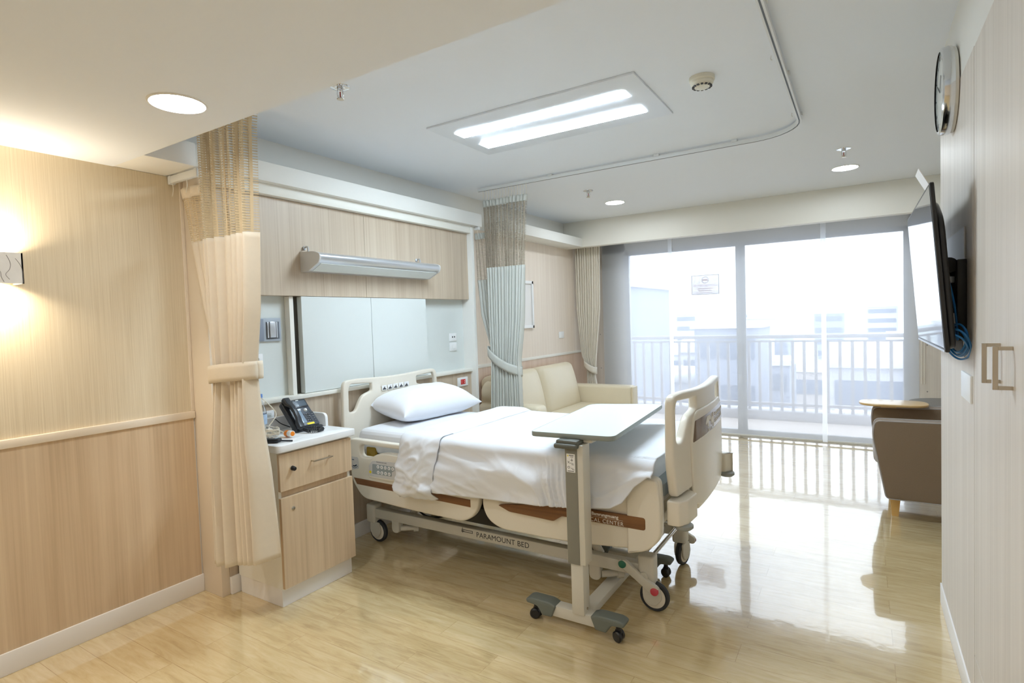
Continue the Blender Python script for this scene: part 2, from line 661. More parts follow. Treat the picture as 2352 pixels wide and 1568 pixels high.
def floor_mat():
    m, nt, N, Lk, b = new_mat('floor_planks')
    tc = N.new('ShaderNodeTexCoord')
    br = N.new('ShaderNodeTexBrick')
    br.offset = 0.37
    br.offset_frequency = 2
    br.inputs['Color1'].default_value = (0.32, 0.32, 0.32, 1)
    br.inputs['Color2'].default_value = (0.72, 0.72, 0.72, 1)
    br.inputs['Mortar'].default_value = (0.05, 0.05, 0.05, 1)
    br.inputs['Scale'].default_value = 1.0
    br.inputs['Mortar Size'].default_value = 0.0016
    br.inputs['Brick Width'].default_value = 0.92
    br.inputs['Row Height'].default_value = 0.152
    br.inputs['Bias'].default_value = 0.0
    Lk.new(tc.outputs['Object'], br.inputs['Vector'])
    mp = N.new('ShaderNodeMapping')
    mp.inputs['Scale'].default_value = (5.0, 34, 1)
    Lk.new(tc.outputs['Object'], mp.inputs['Vector'])
    # shift the grain from plank to plank
    ad = N.new('ShaderNodeVectorMath')
    ad.operation = 'ADD'
    Lk.new(mp.outputs[0], ad.inputs[0])
    sc = N.new('ShaderNodeVectorMath')
    sc.operation = 'SCALE'
    sc.inputs['Scale'].default_value = 31.0
    Lk.new(br.outputs['Color'], sc.inputs[0])
    Lk.new(sc.outputs[0], ad.inputs[1])
    n1 = N.new('ShaderNodeTexNoise')
    n1.inputs['Scale'].default_value = 1.0
    n1.inputs['Detail'].default_value = 7
    n1.inputs['Roughness'].default_value = 0.65
    n1.inputs['Distortion'].default_value = 0.8
    Lk.new(ad.outputs[0], n1.inputs['Vector'])
    mx = N.new('ShaderNodeMix')
    mx.inputs['Factor'].default_value = 0.30
    Lk.new(n1.outputs['Fac'], mx.inputs['A'])
    Lk.new(br.outputs['Color'], mx.inputs['B'])
    cr = N.new('ShaderNodeValToRGB')
    e = cr.color_ramp.elements
    e[0].position = 0.25
    e[0].color = (*s2l((178, 150, 104)), 1)
    e[1].position = 0.72
    e[1].color = (*s2l((232, 212, 170)), 1)
    k = e.new(0.47)
    k.color = (*s2l((214, 190, 142)), 1)
    Lk.new(mx.outputs['Result'], cr.inputs[0])
    Lk.new(cr.outputs[0], b.inputs['Base Color'])
    b.inputs['Roughness'].default_value = 0.14
    b.inputs['Specular IOR Level'].default_value = 0.7
    b.inputs['Coat Weight'].default_value = 1.0
    b.inputs['Coat IOR'].default_value = 2.0
    b.inputs['Coat Roughness'].default_value = 0.04
    nb = N.new('ShaderNodeTexNoise')
    nb.inputs['Scale'].default_value = 9.0
    nb.inputs['Detail'].default_value = 3
    Lk.new(tc.outputs['Object'], nb.inputs['Vector'])
    bp = N.new('ShaderNodeBump')
    bp.inputs['Strength'].default_value = 0.05
    bp.inputs['Distance'].default_value = 0.01
    Lk.new(nb.outputs['Fac'], bp.inputs['Height'])
    Lk.new(bp.outputs[0], b.inputs['Normal'])
    Lk.new(bp.outputs[0], b.inputs['Coat Normal'])
    MATS['floor_planks'] = m


floor_mat()


def glass_mat():
    m, nt, N, Lk, b = new_mat('pane_glass')
    out = N['Material Output']
    N.remove(b)
    tr = N.new('ShaderNodeBsdfTransparent')
    tr.inputs[0].default_value = (0.95, 0.97, 0.98, 1)
    gl = N.new('ShaderNodeBsdfGlossy')
    gl.inputs['Roughness'].default_value = 0.02
    fr = N.new('ShaderNodeFresnel')
    fr.inputs[0].default_value = 1.35
    mx = N.new('ShaderNodeMixShader')
    Lk.new(fr.outputs[0], mx.inputs[0])
    Lk.new(tr.outputs[0], mx.inputs[1])
    Lk.new(gl.outputs[0], mx.inputs[2])
    Lk.new(mx.outputs[0], out.inputs[0])
    MATS['pane_glass'] = m


def screen_mat():
    """woven roller-screen cloth: partly open weave, partly glowing through"""
    m, nt, N, Lk, b = new_mat('screen_cloth')
    out = N['Material Output']
    N.remove(b)
    tr = N.new('ShaderNodeBsdfTransparent')
    tr.inputs[0].default_value = (0.97, 0.98, 1.0, 1)
    tl = N.new('ShaderNodeBsdfTranslucent')
    tl.inputs[0].default_value = (0.86, 0.87, 0.90, 1)
    df = N.new('ShaderNodeBsdfDiffuse')
    df.inputs[0].default_value = (0.86, 0.86, 0.87, 1)
    tc = N.new('ShaderNodeTexCoord')
    nz = N.new('ShaderNodeTexNoise')
    nz.inputs['Scale'].default_value = 300
    Lk.new(tc.outputs['Object'], nz.inputs['Vector'])
    mr = N.new('ShaderNodeMapRange')
    mr.inputs['To Min'].default_value = 0.26
    mr.inputs['To Max'].default_value = 0.36
    Lk.new(nz.outputs['Fac'], mr.inputs['Value'])
    m1 = N.new('ShaderNodeMixShader')
    Lk.new(mr.outputs[0], m1.inputs[0])
    Lk.new(tl.outputs[0], m1.inputs[1])
    Lk.new(df.outputs[0], m1.inputs[2])
    m2 = N.new('ShaderNodeMixShader')
    m2.inputs[0].default_value = 0.42
    Lk.new(m1.outputs[0], m2.inputs[1])
    Lk.new(tr.outputs[0], m2.inputs[2])
    Lk.new(m2.outputs[0], out.inputs[0])
    MATS['screen_cloth'] = m


def net_mat(name, rgb):
    """open netting at the top of a cubicle curtain: threads and holes from the UV grid"""
    m, nt, N, Lk, b = new_mat(name)
    out = N['Material Output']
    b.inputs['Base Color'].default_value = (*s2l(rgb), 1)
    b.inputs['Roughness'].default_value = 0.9
    uv = N.new('ShaderNodeUVMap')
    uv.uv_map = 'UVMap'
    sx = N.new('ShaderNodeSeparateXYZ')
    Lk.new(uv.outputs[0], sx.inputs[0])

    def band(sock, width):
        f = N.new('ShaderNodeMath')
        f.operation = 'FRACT'
        Lk.new(sock, f.inputs[0])
        g = N.new('ShaderNodeMath')
        g.operation = 'LESS_THAN'
        g.inputs[1].default_value = width
        Lk.new(f.outputs[0], g.inputs[0])
        return g.outputs[0]
    a = band(sx.outputs[0], 0.20)
    c = band(sx.outputs[1], 0.36)
    mxm = N.new('ShaderNodeMath')
    mxm.operation = 'MAXIMUM'
    Lk.new(a, mxm.inputs[0])
    Lk.new(c, mxm.inputs[1])
    tr = N.new('ShaderNodeBsdfTransparent')
    mx = N.new('ShaderNodeMixShader')
    Lk.new(mxm.outputs[0], mx.inputs[0])
    Lk.new(tr.outputs[0], mx.inputs[1])
    Lk.new(b.outputs[0], mx.inputs[2])
    Lk.new(mx.outputs[0], out.inputs[0])
    MATS[name] = m


def clear_plastic():
    m, nt, N, Lk, b = new_mat('clear_plastic')
    out = N['Material Output']
    N.remove(b)
    tr = N.new('ShaderNodeBsdfTransparent')
    tr.inputs[0].default_value = (0.90, 0.94, 0.98, 1)
    gl = N.new('ShaderNodeBsdfGlossy')
    gl.inputs['Roughness'].default_value = 0.05
    lw = N.new('ShaderNodeLayerWeight')
    lw.inputs[0].default_value = 0.35
    mx = N.new('ShaderNodeMixShader')
    Lk.new(lw.outputs['Facing'], mx.inputs[0])
    Lk.new(tr.outputs[0], mx.inputs[1])
    Lk.new(gl.outputs[0], mx.inputs[2])
    Lk.new(mx.outputs[0], out.inputs[0])
    MATS['clear_plastic'] = m


glass_mat()
screen_mat()
net_mat('net_cream', (206, 184, 147))
net_mat('net_grey', (164, 153, 136))
clear_plastic()

# ================================================================== THE ROOM
XL, XR, YW, ZC, ZE = -3.235, 0.33, 7.30, 2.70, 2.345
struct(MB().box(-3.45, 1.7, -1.75, 7.36, -0.08, 0.0).build('floor', 'floor_planks', flat=True, origin=(-3.235, 1.72, 0)))

# ceiling: main slab with the lower entry ceiling in one piece
c = MB()
c.box(-3.45, 1.7, 1.39, 7.5, ZC, ZC + 0.12)
c.box(-3.45, 1.7, -1.75, 1.39, ZE, ZC + 0.12)
struct(c.build('ceiling', 'ceiling_paint', flat=True))

# left wall with its wallpaper, wainscot and rail
wl = sroot('wall_left', 'left wall with striped wallpaper above a wood wainscot', 'wall', (XL, 0.9, 0))
MB().box(XL - 0.15, XL, -1.75, 7.45, 0, ZC + 0.05).build('wall_body', 'white_paint', wl, flat=True)
MB().box(XL, XL + 0.004, -1.6, 1.722, 1.04, ZE).build('wallpaper', 'wallpaper', wl, flat=True)
MB().box(XL, XL + 0.006, -1.6, 1.722, 0.1, 1.005).build('wainscot', 'wood_warm', wl, flat=True)
MB().box(XL, XL + 0.02, -1.6, 1.728, 1.002, 1.042, 0.004).build('chair_rail', 'cream_paint', wl)
MB().box(XL, XL + 0.012, 1.712, 1.73, 1.042, ZE, 0.003).build('edge_bead', 'cream_paint', wl)
struct(MB().box(XL, XL + 0.014, -1.6, 1.73, 0, 0.1, 0.003).build('baseboard_left', 'baseboard_white'))

ws = sroot('wall_sofa', 'pale wallpapered wall section behind the sofa with wood wainscot', 'wall', (XL, 5.3, 0))
MB().box(XL, XL + 0.004, 4.17, 7.12, 1.06, 2.40).build('wallpaper', 'wallpaper_pale', ws, flat=True)
MB().box(XL, XL + 0.006, 4.17, 7.12, 0.1, 1.03).build('wainscot', 'wood_pink', ws, flat=True)
MB().box(XL, XL + 0.016, 4.17, 7.12, 1.03, 1.062, 0.003).build('chair_rail', 'warm_white', ws)

# column between entry wall and bedhead wall
struct(MB().box(XL, -3.045, 1.73, 1.777, 0, 2.352, 0.002).build('wall_column', 'cream_paint'))

# bedhead wall unit
wb = sroot('wall_bedhead', 'built-in bedhead wall of pale wood and white panels behind the hospital bed', 'wall', (XL, 2.95, 0))
MB().box(XL, -3.04, 1.777, 4.136, 0.1, 1.045).build('lower_panel', 'wood_pale', wb, flat=True)
MB().box(XL, -3.112, 1.777, 4.136, 1.06, 1.70).build('back_panel', 'board_white', wb, flat=True)
up = MB()
for a, b in ((1.777, 2.894), (2.896, 4.136)):
    up.box(XL, -3.035, a, b, 1.694, 2.288, 0.0012, 1)
up.build('upper_panel', 'wood_pale', wb)
MB().box(XL, -3.018, 1.777, 4.136, 1.042, 1.068, 0.004).build('shelf_ledge', 'warm_white', wb)
MB().box(XL, -2.985, 4.136, 4.175, 0, 2.352, 0.003).build('side_jamb', 'white_paint', wb)
MB().box(XL, -2.99, 1.777, 4.14, 2.29, 2.356, 0.003).build('top_rail', 'warm_white', wb)
struct(MB().box(XL, -3.028, 1.777, 4.136, 0, 0.1, 0.003).build('baseboard_bedhead', 'baseboard_white'))

# ledges of the ceiling cove on the left side
t1 = MB()
t1.box(XL, -2.945, 1.645, 4.255, 2.354, 2.466, 0.002)
t1.box(XL, -2.925, 1.39, 1.645, 2.347, 2.466, 0.002)
struct(t1.build('trim_1', 'white_paint'), 'white cove ledge running above the bedhead wall')
struct(MB().box(XL, -2.975, 4.75, 6.495, 2.38, 2.487, 0.002).build('trim_2', 'white_paint'), 'white cove ledge above the sofa')
struct(MB().box(XL, 1.6, 6.49, 6.60, 2.38, ZC, 0.002).build('trim_3', 'warm_white'), 'deep cream pelmet along the window wall')

# window wall
ww = sroot('wall_window', 'window wall with a wide glazed balcony door', 'wall', (-1.2, YW, 0))
b = MB()
b.box(-3.45, -2.73, YW, YW + 0.14, 0, ZC)
b.box(0.425, 1.75, YW, YW + 0.14, 0, ZC)
b.box(-3.45, 1.75, YW, YW + 0.14, 2.36, ZC)
b.build('wall_body', 'white_paint', ww, flat=True)
MB().box(-3.23, -2.98, 7.12, 7.15, 0, 2.6).build('side_panel', 'wood_grey', ww, flat=True)
MB().box(0.495, 1.6, 7.12, 7.15, 0, 2.6).build('side_panel', 'wood_grey', ww, flat=True)
for (x, z) in ((-3.03, 1.26), (-3.03, 0.80), (0.56, 1.1), (0.56, 0.62)):
    MB().cyl((x, 7.121, z), (x, 7.117, z), 0.006, seg=10).build('screw_cap', 'ink_grey', ww)

# glazed sliding doors
d1 = sroot('door_1', 'glazed aluminium sliding balcony door', 'door', (-1.2, YW + 0.05, 0))
f = MB()
for (x0, x1) in ((-2.73, -2.68), (0.375, 0.425)):
    f.box(x0, x1, YW + 0.02, YW + 0.09, 0, 2.36, 0.004)
f.box(-2.73, 0.425, YW + 0.02, YW + 0.09, 2.31, 2.36, 0.004)
f.box(-2.73, 0.425, YW + 0.02, YW + 0.09, 0, 0.05, 0.004)
f.build('outer_frame', 'frame_alu', d1)
st = MB()
st.box(-1.315, -1.255, YW + 0.01, YW + 0.045, 0.05, 2.31, 0.004)
st.box(-1.272, -1.212, YW + 0.05, YW + 0.085, 0.05, 2.31, 0.004)
st.build('meeting_stile', 'frame_alu', d1)
hd = MB()
hd.box(-1.292, -1.276, YW - 0.004, YW + 0.012, 0.93, 1.12, 0.004)
hd.box(-1.246, -1.232, YW + 0.04, YW + 0.052, 0.95, 1.10, 0.003)
hd.build('pull_handle', 'satin_steel', d1)
MB().box(-2.68, -1.29, YW + 0.025, YW + 0.031, 0.05, 2.31).build('glass_pane', 'pane_glass', d1, flat=True)
MB().box(-1.24, 0.375, YW + 0.065, YW + 0.071, 0.05, 2.31).build('glass_pane', 'pane_glass', d1, flat=True)

# right side: TV wall, white band above, far recess, back wall
wr = sroot('wall_right', 'right wall with pale wood cladding under a white band', 'wall', (XR, 3.0, 0))
MB().box(XR + 0.002, 1.75, -1.75, 3.49, 2.382, ZC + 0.03).build('white_band', 'white_paint', wr, flat=True)
MB().box(XR, XR + 0.6, 2.513, 3.49, 0.1, 2.382).build('cladding', 'wood_grey', wr, flat=True)
MB().box(1.6, 1.75, 3.4, 7.45, 0, ZC + 0.03).build('recess_wall', 'white_paint', wr, flat=True)
MB().box(XR + 0.59, 1.75, 3.38, 3.488, 0, 2.382).build('return_wall', 'white_paint', wr, flat=True)
struct(MB().box(XR - 0.006, XR + 0.6, 2.1, 3.494, 0, 0.1, 0.002).build('baseboard_right', 'baseboard_white'))
struct(MB().box(-3.45, 1.75, -1.75, -1.6, 0, ZC).build('wall_back', 'cream_paint', flat=True))

# wardrobe right of the camera
wd = thing('wardrobe', 'tall pale wood built-in wardrobe with bar handles at the right edge', 'wardrobe', (XR + 0.3, 1.2, 0))
MB().box(XR + 0.02, XR + 0.58, 1.395, 2.508, 0.1, 2.379).box(XR + 0.02, XR + 0.58, -1.595, 1.395, 0.1, 2.343).build('carcass', 'wood_grey', wd, flat=True)
MB().box(XR - 0.004, XR + 0.5, -1.595, 2.098, 0.0, 0.1).build('plinth', 'baseboard_white', wd, flat=True)
hz0, hz1 = 1.274, 1.388
for (y0, y1, hy) in ((2.0004, 2.508, 2.075), (1.45, 1.9996, 1.916)):
    dr = MB().box(XR, XR + 0.019, y0, y1, 0.255, 2.378, 0.0003, 1).build('door', 'wood_grey', wd)
    h = MB()
    h.box(XR - 0.042, XR - 0.030, hy - 0.006, hy + 0.006, hz0, hz1, 0.001, 1)
    for z in (hz0 + 0.005, hz1 - 0.005):
        h.box(XR - 0.036, XR, hy - 0.005, hy + 0.005, z - 0.005, z + 0.005)
    ho = h.build('handle', 'satin_steel', dr, sharp=30)
    ho['label'] = 'brushed steel bar handle'
    MB().box(XR, XR + 0.019, y0, y1, 0.102, 0.25, 0.001, 1).build('lower_front', 'wood_grey', wd)

# ------------------------------------------------------------------ roller screens
for i, (x0, x1, lab) in enumerate(((-2.975, -2.079, 'sheer white roller screen at the left of the window beside the curtain'),
                                   (-2.022, -0.389, 'wide sheer white roller screen in the middle of the window'),
                                   (-0.336, 0.490, 'sheer white roller screen at the right of the window behind the armchair'))):
    sc_ = thing('roller_screen', lab, 'blind', ((x0 + x1) / 2, 7.1, 0.0), 'sheer roller screens over the balcony door')
    MB().quad((x0, 7.1, 0.035), (x1, 7.1, 0.035), (x1, 7.1, 2.56), (x0, 7.1, 2.56)).build('cloth', 'screen_cloth', sc_, flat=True)
    if i < 2:
        MB().box(x1 + 0.001, x1 + 0.051, 7.099, 7.101, 0.02, 2.56).build('gap_glow_strip', 'gap_glow_film', sc_, flat=True)  # added strip that imitates the bright light in the gap between screens
    MB().box(x0, x1, 7.092, 7.108, 0.022, 0.042, 0.004).build('bottom_bar', 'white_paint', sc_)
    MB().cyl((x0, 7.11, 2.59), (x1, 7.11, 2.59), 0.03).build('roller', 'white_paint', sc_)
cd = MB()
for x in (0.508, 0.53):
    cd.tube([(x, 7.09, 2.55), (x + 0.004, 7.09, 1.6), (x + 0.002, 7.09, 0.7)], 0.003, 6)
tag(cd.build('blind_cord', 'cable_white'), 'thin white blind cords hanging beside the right roller screen', 'cord')

# ------------------------------------------------------------------ balcony and city
bal = sroot('trim_4', 'tiled balcony floor with a low kerb outside the glass door', 'balcony', (-1.2, 8.0, -0.05))
MB().box(-4.2, 2.6, YW + 0.14, 8.9, -0.3, -0.03).build('tile_floor', 'balcony_tile', bal, flat=True)
MB().box(-4.2, 2.6, 8.56, 8.9, -0.03, 0.10, 0.01).build('kerb', 'rail_pale', bal)
MB().box(-4.2, -4.05, YW + 0.1, 8.9, -0.1, 3.2).build('side_wall', 'rail_pale', bal, flat=True)
ra = thing('balcony_railing', 'pale metal balcony railing with upright bars outside the window', 'railing', (-1.2, 8.66, 0.1))
MB().box(-4.05, 2.5, 8.62, 8.70, 1.115, 1.165, 0.01).build('top_rail', 'rail_pale', ra)
MB().box(-4.05, 2.5, 8.64, 8.68, 1.06, 1.085, 0.003).build('upper_bar', 'rail_pale', ra)
MB().box(-4.05, 2.5, 8.64, 8.68, 0.17, 0.205, 0.003).build('lower_bar', 'rail_pale', ra)
post0 = None
for k in range(46):
    x = -3.95 + k * 0.142
    if post0 is None:
        post0 = MB().box(x - 0.019, x + 0.019, 8.645, 8.675, 0.10, 1.07, 0.003, 1).build('baluster', 'rail_pale', ra)
    else:
        q = post0.copy()
        COL.objects.link(q)
        q.parent = ra
        q.location = (x + 3.95, 0, 0)

GZ = -15.0
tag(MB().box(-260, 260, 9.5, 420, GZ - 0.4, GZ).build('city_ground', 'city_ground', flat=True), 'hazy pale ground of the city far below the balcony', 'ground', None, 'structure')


BLOCKS = []


def building(x, y, w, d, h, mat, lab, grp, gable=False, floors=None):
    while any(abs(x - bx) < (w + bw) / 2 + 0.9 and abs(y - by) < (d + bd) / 2 + 0.9 for bx, by, bw, bd in BLOCKS):
        x += 0.6 if x > -3 else -0.6
    BLOCKS.append((x, y, w, d))
    b = thing('building', lab, 'building', (x, y, GZ), grp)
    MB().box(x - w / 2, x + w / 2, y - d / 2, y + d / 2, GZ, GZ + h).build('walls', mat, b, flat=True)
    r = MB()
    zt = GZ + h
    if gable:
        e = 0.5
        pts = [(-d / 2 - e, 0), (d / 2 + e, 0), (0, d * 0.26)]
        r.prism(pts, lambda u, v, ww_: (x + ww_, y + u, zt + v), -w / 2 - e, w / 2 + e)
    else:
        r.box(x - w / 2 - 0.3, x + w / 2 + 0.3, y - d / 2 - 0.3, y + d / 2 + 0.3, zt, zt + 0.5)
        r.box(x - w * 0.2, x + w * 0.12, y - d * 0.2, y + d * 0.25, zt, zt + 2.4)
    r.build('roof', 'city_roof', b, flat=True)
    nf = floors or max(2, int(h / 3.3))
    for k in range(nf):
        z = GZ + (k + 0.35) * h / nf
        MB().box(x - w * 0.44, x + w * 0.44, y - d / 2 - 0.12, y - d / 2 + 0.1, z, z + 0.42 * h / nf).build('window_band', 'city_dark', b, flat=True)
    return b


rb = random.Random(11)
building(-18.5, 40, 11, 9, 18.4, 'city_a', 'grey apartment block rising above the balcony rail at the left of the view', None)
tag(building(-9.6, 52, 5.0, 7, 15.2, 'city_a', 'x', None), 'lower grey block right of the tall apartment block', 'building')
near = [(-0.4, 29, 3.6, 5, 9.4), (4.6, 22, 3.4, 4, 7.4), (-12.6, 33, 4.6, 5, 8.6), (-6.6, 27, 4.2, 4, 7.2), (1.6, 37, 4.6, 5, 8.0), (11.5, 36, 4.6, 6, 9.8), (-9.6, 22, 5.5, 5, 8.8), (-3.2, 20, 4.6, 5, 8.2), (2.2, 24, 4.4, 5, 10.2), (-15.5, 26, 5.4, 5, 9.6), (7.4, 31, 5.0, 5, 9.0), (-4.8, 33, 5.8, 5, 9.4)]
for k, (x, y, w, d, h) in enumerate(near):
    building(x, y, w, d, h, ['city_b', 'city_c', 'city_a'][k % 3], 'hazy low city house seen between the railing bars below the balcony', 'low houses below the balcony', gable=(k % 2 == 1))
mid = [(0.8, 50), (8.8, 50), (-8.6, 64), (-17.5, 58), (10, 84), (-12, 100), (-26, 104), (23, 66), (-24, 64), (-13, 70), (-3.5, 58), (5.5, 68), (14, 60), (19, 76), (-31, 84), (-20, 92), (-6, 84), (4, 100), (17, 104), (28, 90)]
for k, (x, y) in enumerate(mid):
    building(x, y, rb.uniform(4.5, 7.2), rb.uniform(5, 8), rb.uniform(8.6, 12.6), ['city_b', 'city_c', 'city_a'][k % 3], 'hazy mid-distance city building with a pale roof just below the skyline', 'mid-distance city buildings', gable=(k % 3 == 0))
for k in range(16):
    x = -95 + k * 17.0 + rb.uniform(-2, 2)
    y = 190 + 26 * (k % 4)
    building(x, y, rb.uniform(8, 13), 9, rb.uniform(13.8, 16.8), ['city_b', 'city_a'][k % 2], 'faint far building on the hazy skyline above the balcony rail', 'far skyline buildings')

# sign on the glass of the door: a translucent film that daylight shines through
m_, nt_, N_, Lk_, b_ = new_mat('sign_film')
N_.remove(b_)
tl_ = N_.new('ShaderNodeBsdfTranslucent')
tl_.inputs[0].default_value = (*s2l((242, 236, 238)), 1)
tr_ = N_.new('ShaderNodeBsdfTransparent')
mx_ = N_.new('ShaderNodeMixShader')
mx_.inputs[0].default_value = 0.3
Lk_.new(tl_.outputs[0], mx_.inputs[1])
Lk_.new(tr_.outputs[0], mx_.inputs[2])
Lk_.new(mx_.outputs[0], N_['Material Output'].inputs[0])
MATS['sign_film'] = m_
sg = thing('glass_sign', 'small framed restricted area sign on the balcony door glass', 'sign', (-1.678, YW + 0.02, 1.73))
MB().box(-1.846, -1.510, YW + 0.012, YW + 0.022, 1.735, 1.982, 0.002).build('sign_plate', 'sign_film', sg)
fr = MB()
for (a, b_, c_, d_) in ((-1.846, -1.510, 1.974, 1.982), (-1.846, -1.510, 1.735, 1.743), (-1.846, -1.838, 1.735, 1.982), (-1.518, -1.510, 1.735, 1.982)):
    fr.box(a, b_, YW + 0.008, YW + 0.014, c_, d_)
fr.build('sign_frame', pmat('sign_edge', (150, 152, 158), 0.5, var=0.01), sg, flat=True)
tx = text_mb('RESTRICTED AREA', 0.035, on_front(YW + 0.0105, -1.678, 1.838), align='CENTER')
for k in range(2):
    tx.box(-1.775 + 0.012 * k, -1.585 - 0.012 * k, YW + 0.0098, YW + 0.0115, 1.806 - 0.026 * k, 1.814 - 0.026 * k)
tx.build('sign_lettering', 'ink_red', sg)
rg = MB()
rg.lathe([(0.036, 0), (0.043, 0), (0.043, 0.0015), (0.036, 0.0015), (0.036, 0)], (-1.678, YW + 0.0105, 1.918), (0, -1, 0), 32)
rg.build('sign_ring', 'ink_grey', sg)
rg = MB().box(-1.71, -1.646, YW + 0.0085, YW + 0.011, 1.908, 1.929, 0.0)
rg.box(-1.79, -1.566, YW + 0.0098, YW + 0.0115, 1.756, 1.761)
rg.build('sign_bar', 'ink_red', sg)

# ================================================================== CEILING FITTINGS
pl = thing('ceiling_light', 'large recessed white ceiling panel light with two glowing strips above the bed', 'ceiling light', (-1.61, 3.06, ZC))
MB().box(-2.275, -0.945, 2.72, 3.40, ZC - 0.012, ZC, 0.002).build('panel_frame', 'panel_white', pl)
for (y0, y1) in ((2.882, 2.982), (3.158, 3.262)):
    MB().box(-2.18, -1.06, y0, y1, ZC - 0.016, ZC - 0.011).build('light_diffuser', 'panel_glow', pl, flat=True)


def downlight(x, y, z, r, glow, lab):
    d = thing('downlight', lab, 'downlight', (x, y, z), 'round recessed downlights')
    MB().lathe([(r * 1.0, -0.001), (r * 1.06, -0.006), (r * 1.13, -0.003), (r * 1.14, 0.0)], (x, y, z), (0, 0, 1), 40).build('rim', 'white_paint', d)
    MB().lathe([(0, -0.002), (r, -0.002), (r, 0.0), (0, 0.0)], (x, y, z), (0, 0, 1), 40).build('light_diffuser', glow, d)
    return d


downlight(-2.155, 1.155, ZE, 0.088, 'down_warm', 'largest glowing round downlight, in the low entry ceiling by the wallpapered wall')
downlight(-2.21, 5.67, ZC, 0.092, 'down_cool', 'round downlight near the far curtain, above the sofa')
downlight(-0.117, 5.632, ZC, 0.092, 'down_cool', 'round downlight in front of the window at the right')
# unseen fill lamps, added behind the camera to brighten the entry
downlight(-0.75, -0.25, ZE, 0.088, 'down_warm', 'added unseen fill light in the entry ceiling behind the viewer, right')
downlight(-2.155, -0.45, ZE, 0.088, 'down_warm', 'added unseen fill light in the entry ceiling behind the viewer, left')


def sprinkler(x, y, lab, rot):
    s = thing('fire_sprinkler', lab, 'sprinkler', (x, y, ZC), 'chrome ceiling sprinklers')
    MB().lathe([(0.016, -0.004), (0.03, -0.006), (0.047, -0.003), (0.049, 0.0)], (x, y, ZC), (0, 0, 1), 28).build('escutcheon', 'chrome', s)
    b_ = MB()
    b_.cyl((x, y, ZC - 0.02), (x, y, ZC), 0.015)
    dx, dy = cos(rot) * 0.012, sin(rot) * 0.012
    for sg_ in (1, -1):
        b_.tube([(x + sg_ * dx, y + sg_ * dy, ZC - 0.018), (x + sg_ * dx * 1.2, y + sg_ * dy * 1.2, ZC - 0.036), (x + sg_ * dx * 0.7, y + sg_ * dy * 0.7, ZC - 0.05), (x, y, ZC - 0.056)], 0.0035, 6)
    b_.build('frame_arms', 'chrome', s)
    MB().cyl((x, y, ZC - 0.05), (x, y, ZC - 0.024), 0.003, seg=10).build('glass_bulb', 'bulb_red', s)
    MB().lathe([(0, -0.063), (0.017, -0.062), (0.018, -0.059), (0.006, -0.057), (0, -0.056)], (x, y, ZC), (0, 0, 1), 20).build('deflector', 'satin_steel', s)


sprinkler(-2.229, 2.005, 'chrome ceiling sprinkler nearest the entry ceiling edge', 0.6)
sprinkler(-2.206, 4.981, 'chrome ceiling sprinkler beside the far curtain', 0.2)
sprinkler(-0.111, 4.972, 'chrome ceiling sprinkler at the right, near the wardrobe wall', 0.2)

sd = thing('smoke_detector', 'round cream smoke detector on the ceiling right of the panel light', 'smoke detector', (-0.685, 3.0, ZC))
MB().lathe([(0.0, 0), (0.062, 0), (0.062, -0.018), (0.058, -0.022), (0.05, -0.024)], (-0.685, 3.0, ZC), seg=36).build('base', 'smoke_cream', sd)
MB().lathe([(0.054, -0.02), (0.056, -0.032), (0.048, -0.044), (0.034, -0.052), (0.0, -0.054)], (-0.685, 3.0, ZC), seg=36).build('chamber', 'smoke_cream', sd)
v = MB()
for k in range(14):
    a = 2 * pi * k / 14
    v.obox((-0.685 + 0.043 * cos(a), 3.0 + 0.043 * sin(a), ZC - 0.048), (0.012, 0.012, 0.005), Matrix.Rotation(a, 3, 'Z'))
v.build('vent_slot', 'hole_dark', sd)

# curtain track: U shape hung from the ceiling
tz = ZC - 0.03
path = [(-2.94, 4.21), (-0.62, 4.21)]
for k in range(1, 9):
    a = pi / 2 - (pi / 2) * k / 8
    path.append((-0.62 + 0.30 * cos(a), 3.91 + 0.30 * sin(a)))
path.append((-0.32, 1.93))
for k in range(1, 9):
    a = -(pi / 2) * k / 8
    path.append((-0.62 + 0.30 * cos(a), 1.93 + 0.30 * sin(a)))
path.append((-2.94, 1.63))


def ribbon(pts, w, z0, z1):
    rings = []
    n = len(pts)
    for i in range(n):
        a = Vector(pts[max(i - 1, 0)])
        c_ = Vector(pts[min(i + 1, n - 1)])
        t = (c_ - a).normalized()
        nrm = Vector((-t.y, t.x))
        p = Vector(pts[i])
        l, r_ = p + nrm * w / 2, p - nrm * w / 2
        rings.append([(l.x, l.y, z0), (r_.x, r_.y, z0), (r_.x, r_.y, z1), (l.x, l.y, z1)])
    return rings


tr = thing('curtain_track', 'white U-shaped curtain track on the ceiling around the bed', 'curtain track', (-1.6, 2.9, ZC))
MB().sweep(None, ribbon(path, 0.026, tz - 0.008, tz + 0.016)).build('rail', 'track_white', tr)
MB().sweep(None, ribbon(path, 0.007, tz - 0.0095, tz - 0.007)).build('slot', 'slot_dark', tr)
for (x, y) in ((-2.2, 4.21), (-1.3, 4.21), (-0.75, 4.21), (-0.32, 3.9), (-0.32, 3.2), (-0.32, 2.4)):
    MB().box(x - 0.02, x + 0.02, y - 0.02, y + 0.02, tz + 0.012, ZC, 0.002).build('clip', 'track_white', tr)
for (x, y) in ((-0.345, 2.86), (-0.345, 3.75)):
    MB().tube([(x, y, tz - 0.006), (x - 0.002, y, tz - 0.022), (x + 0.004, y, tz - 0.028)], 0.0025, 6).build('spare_hook', 'track_white', tr)

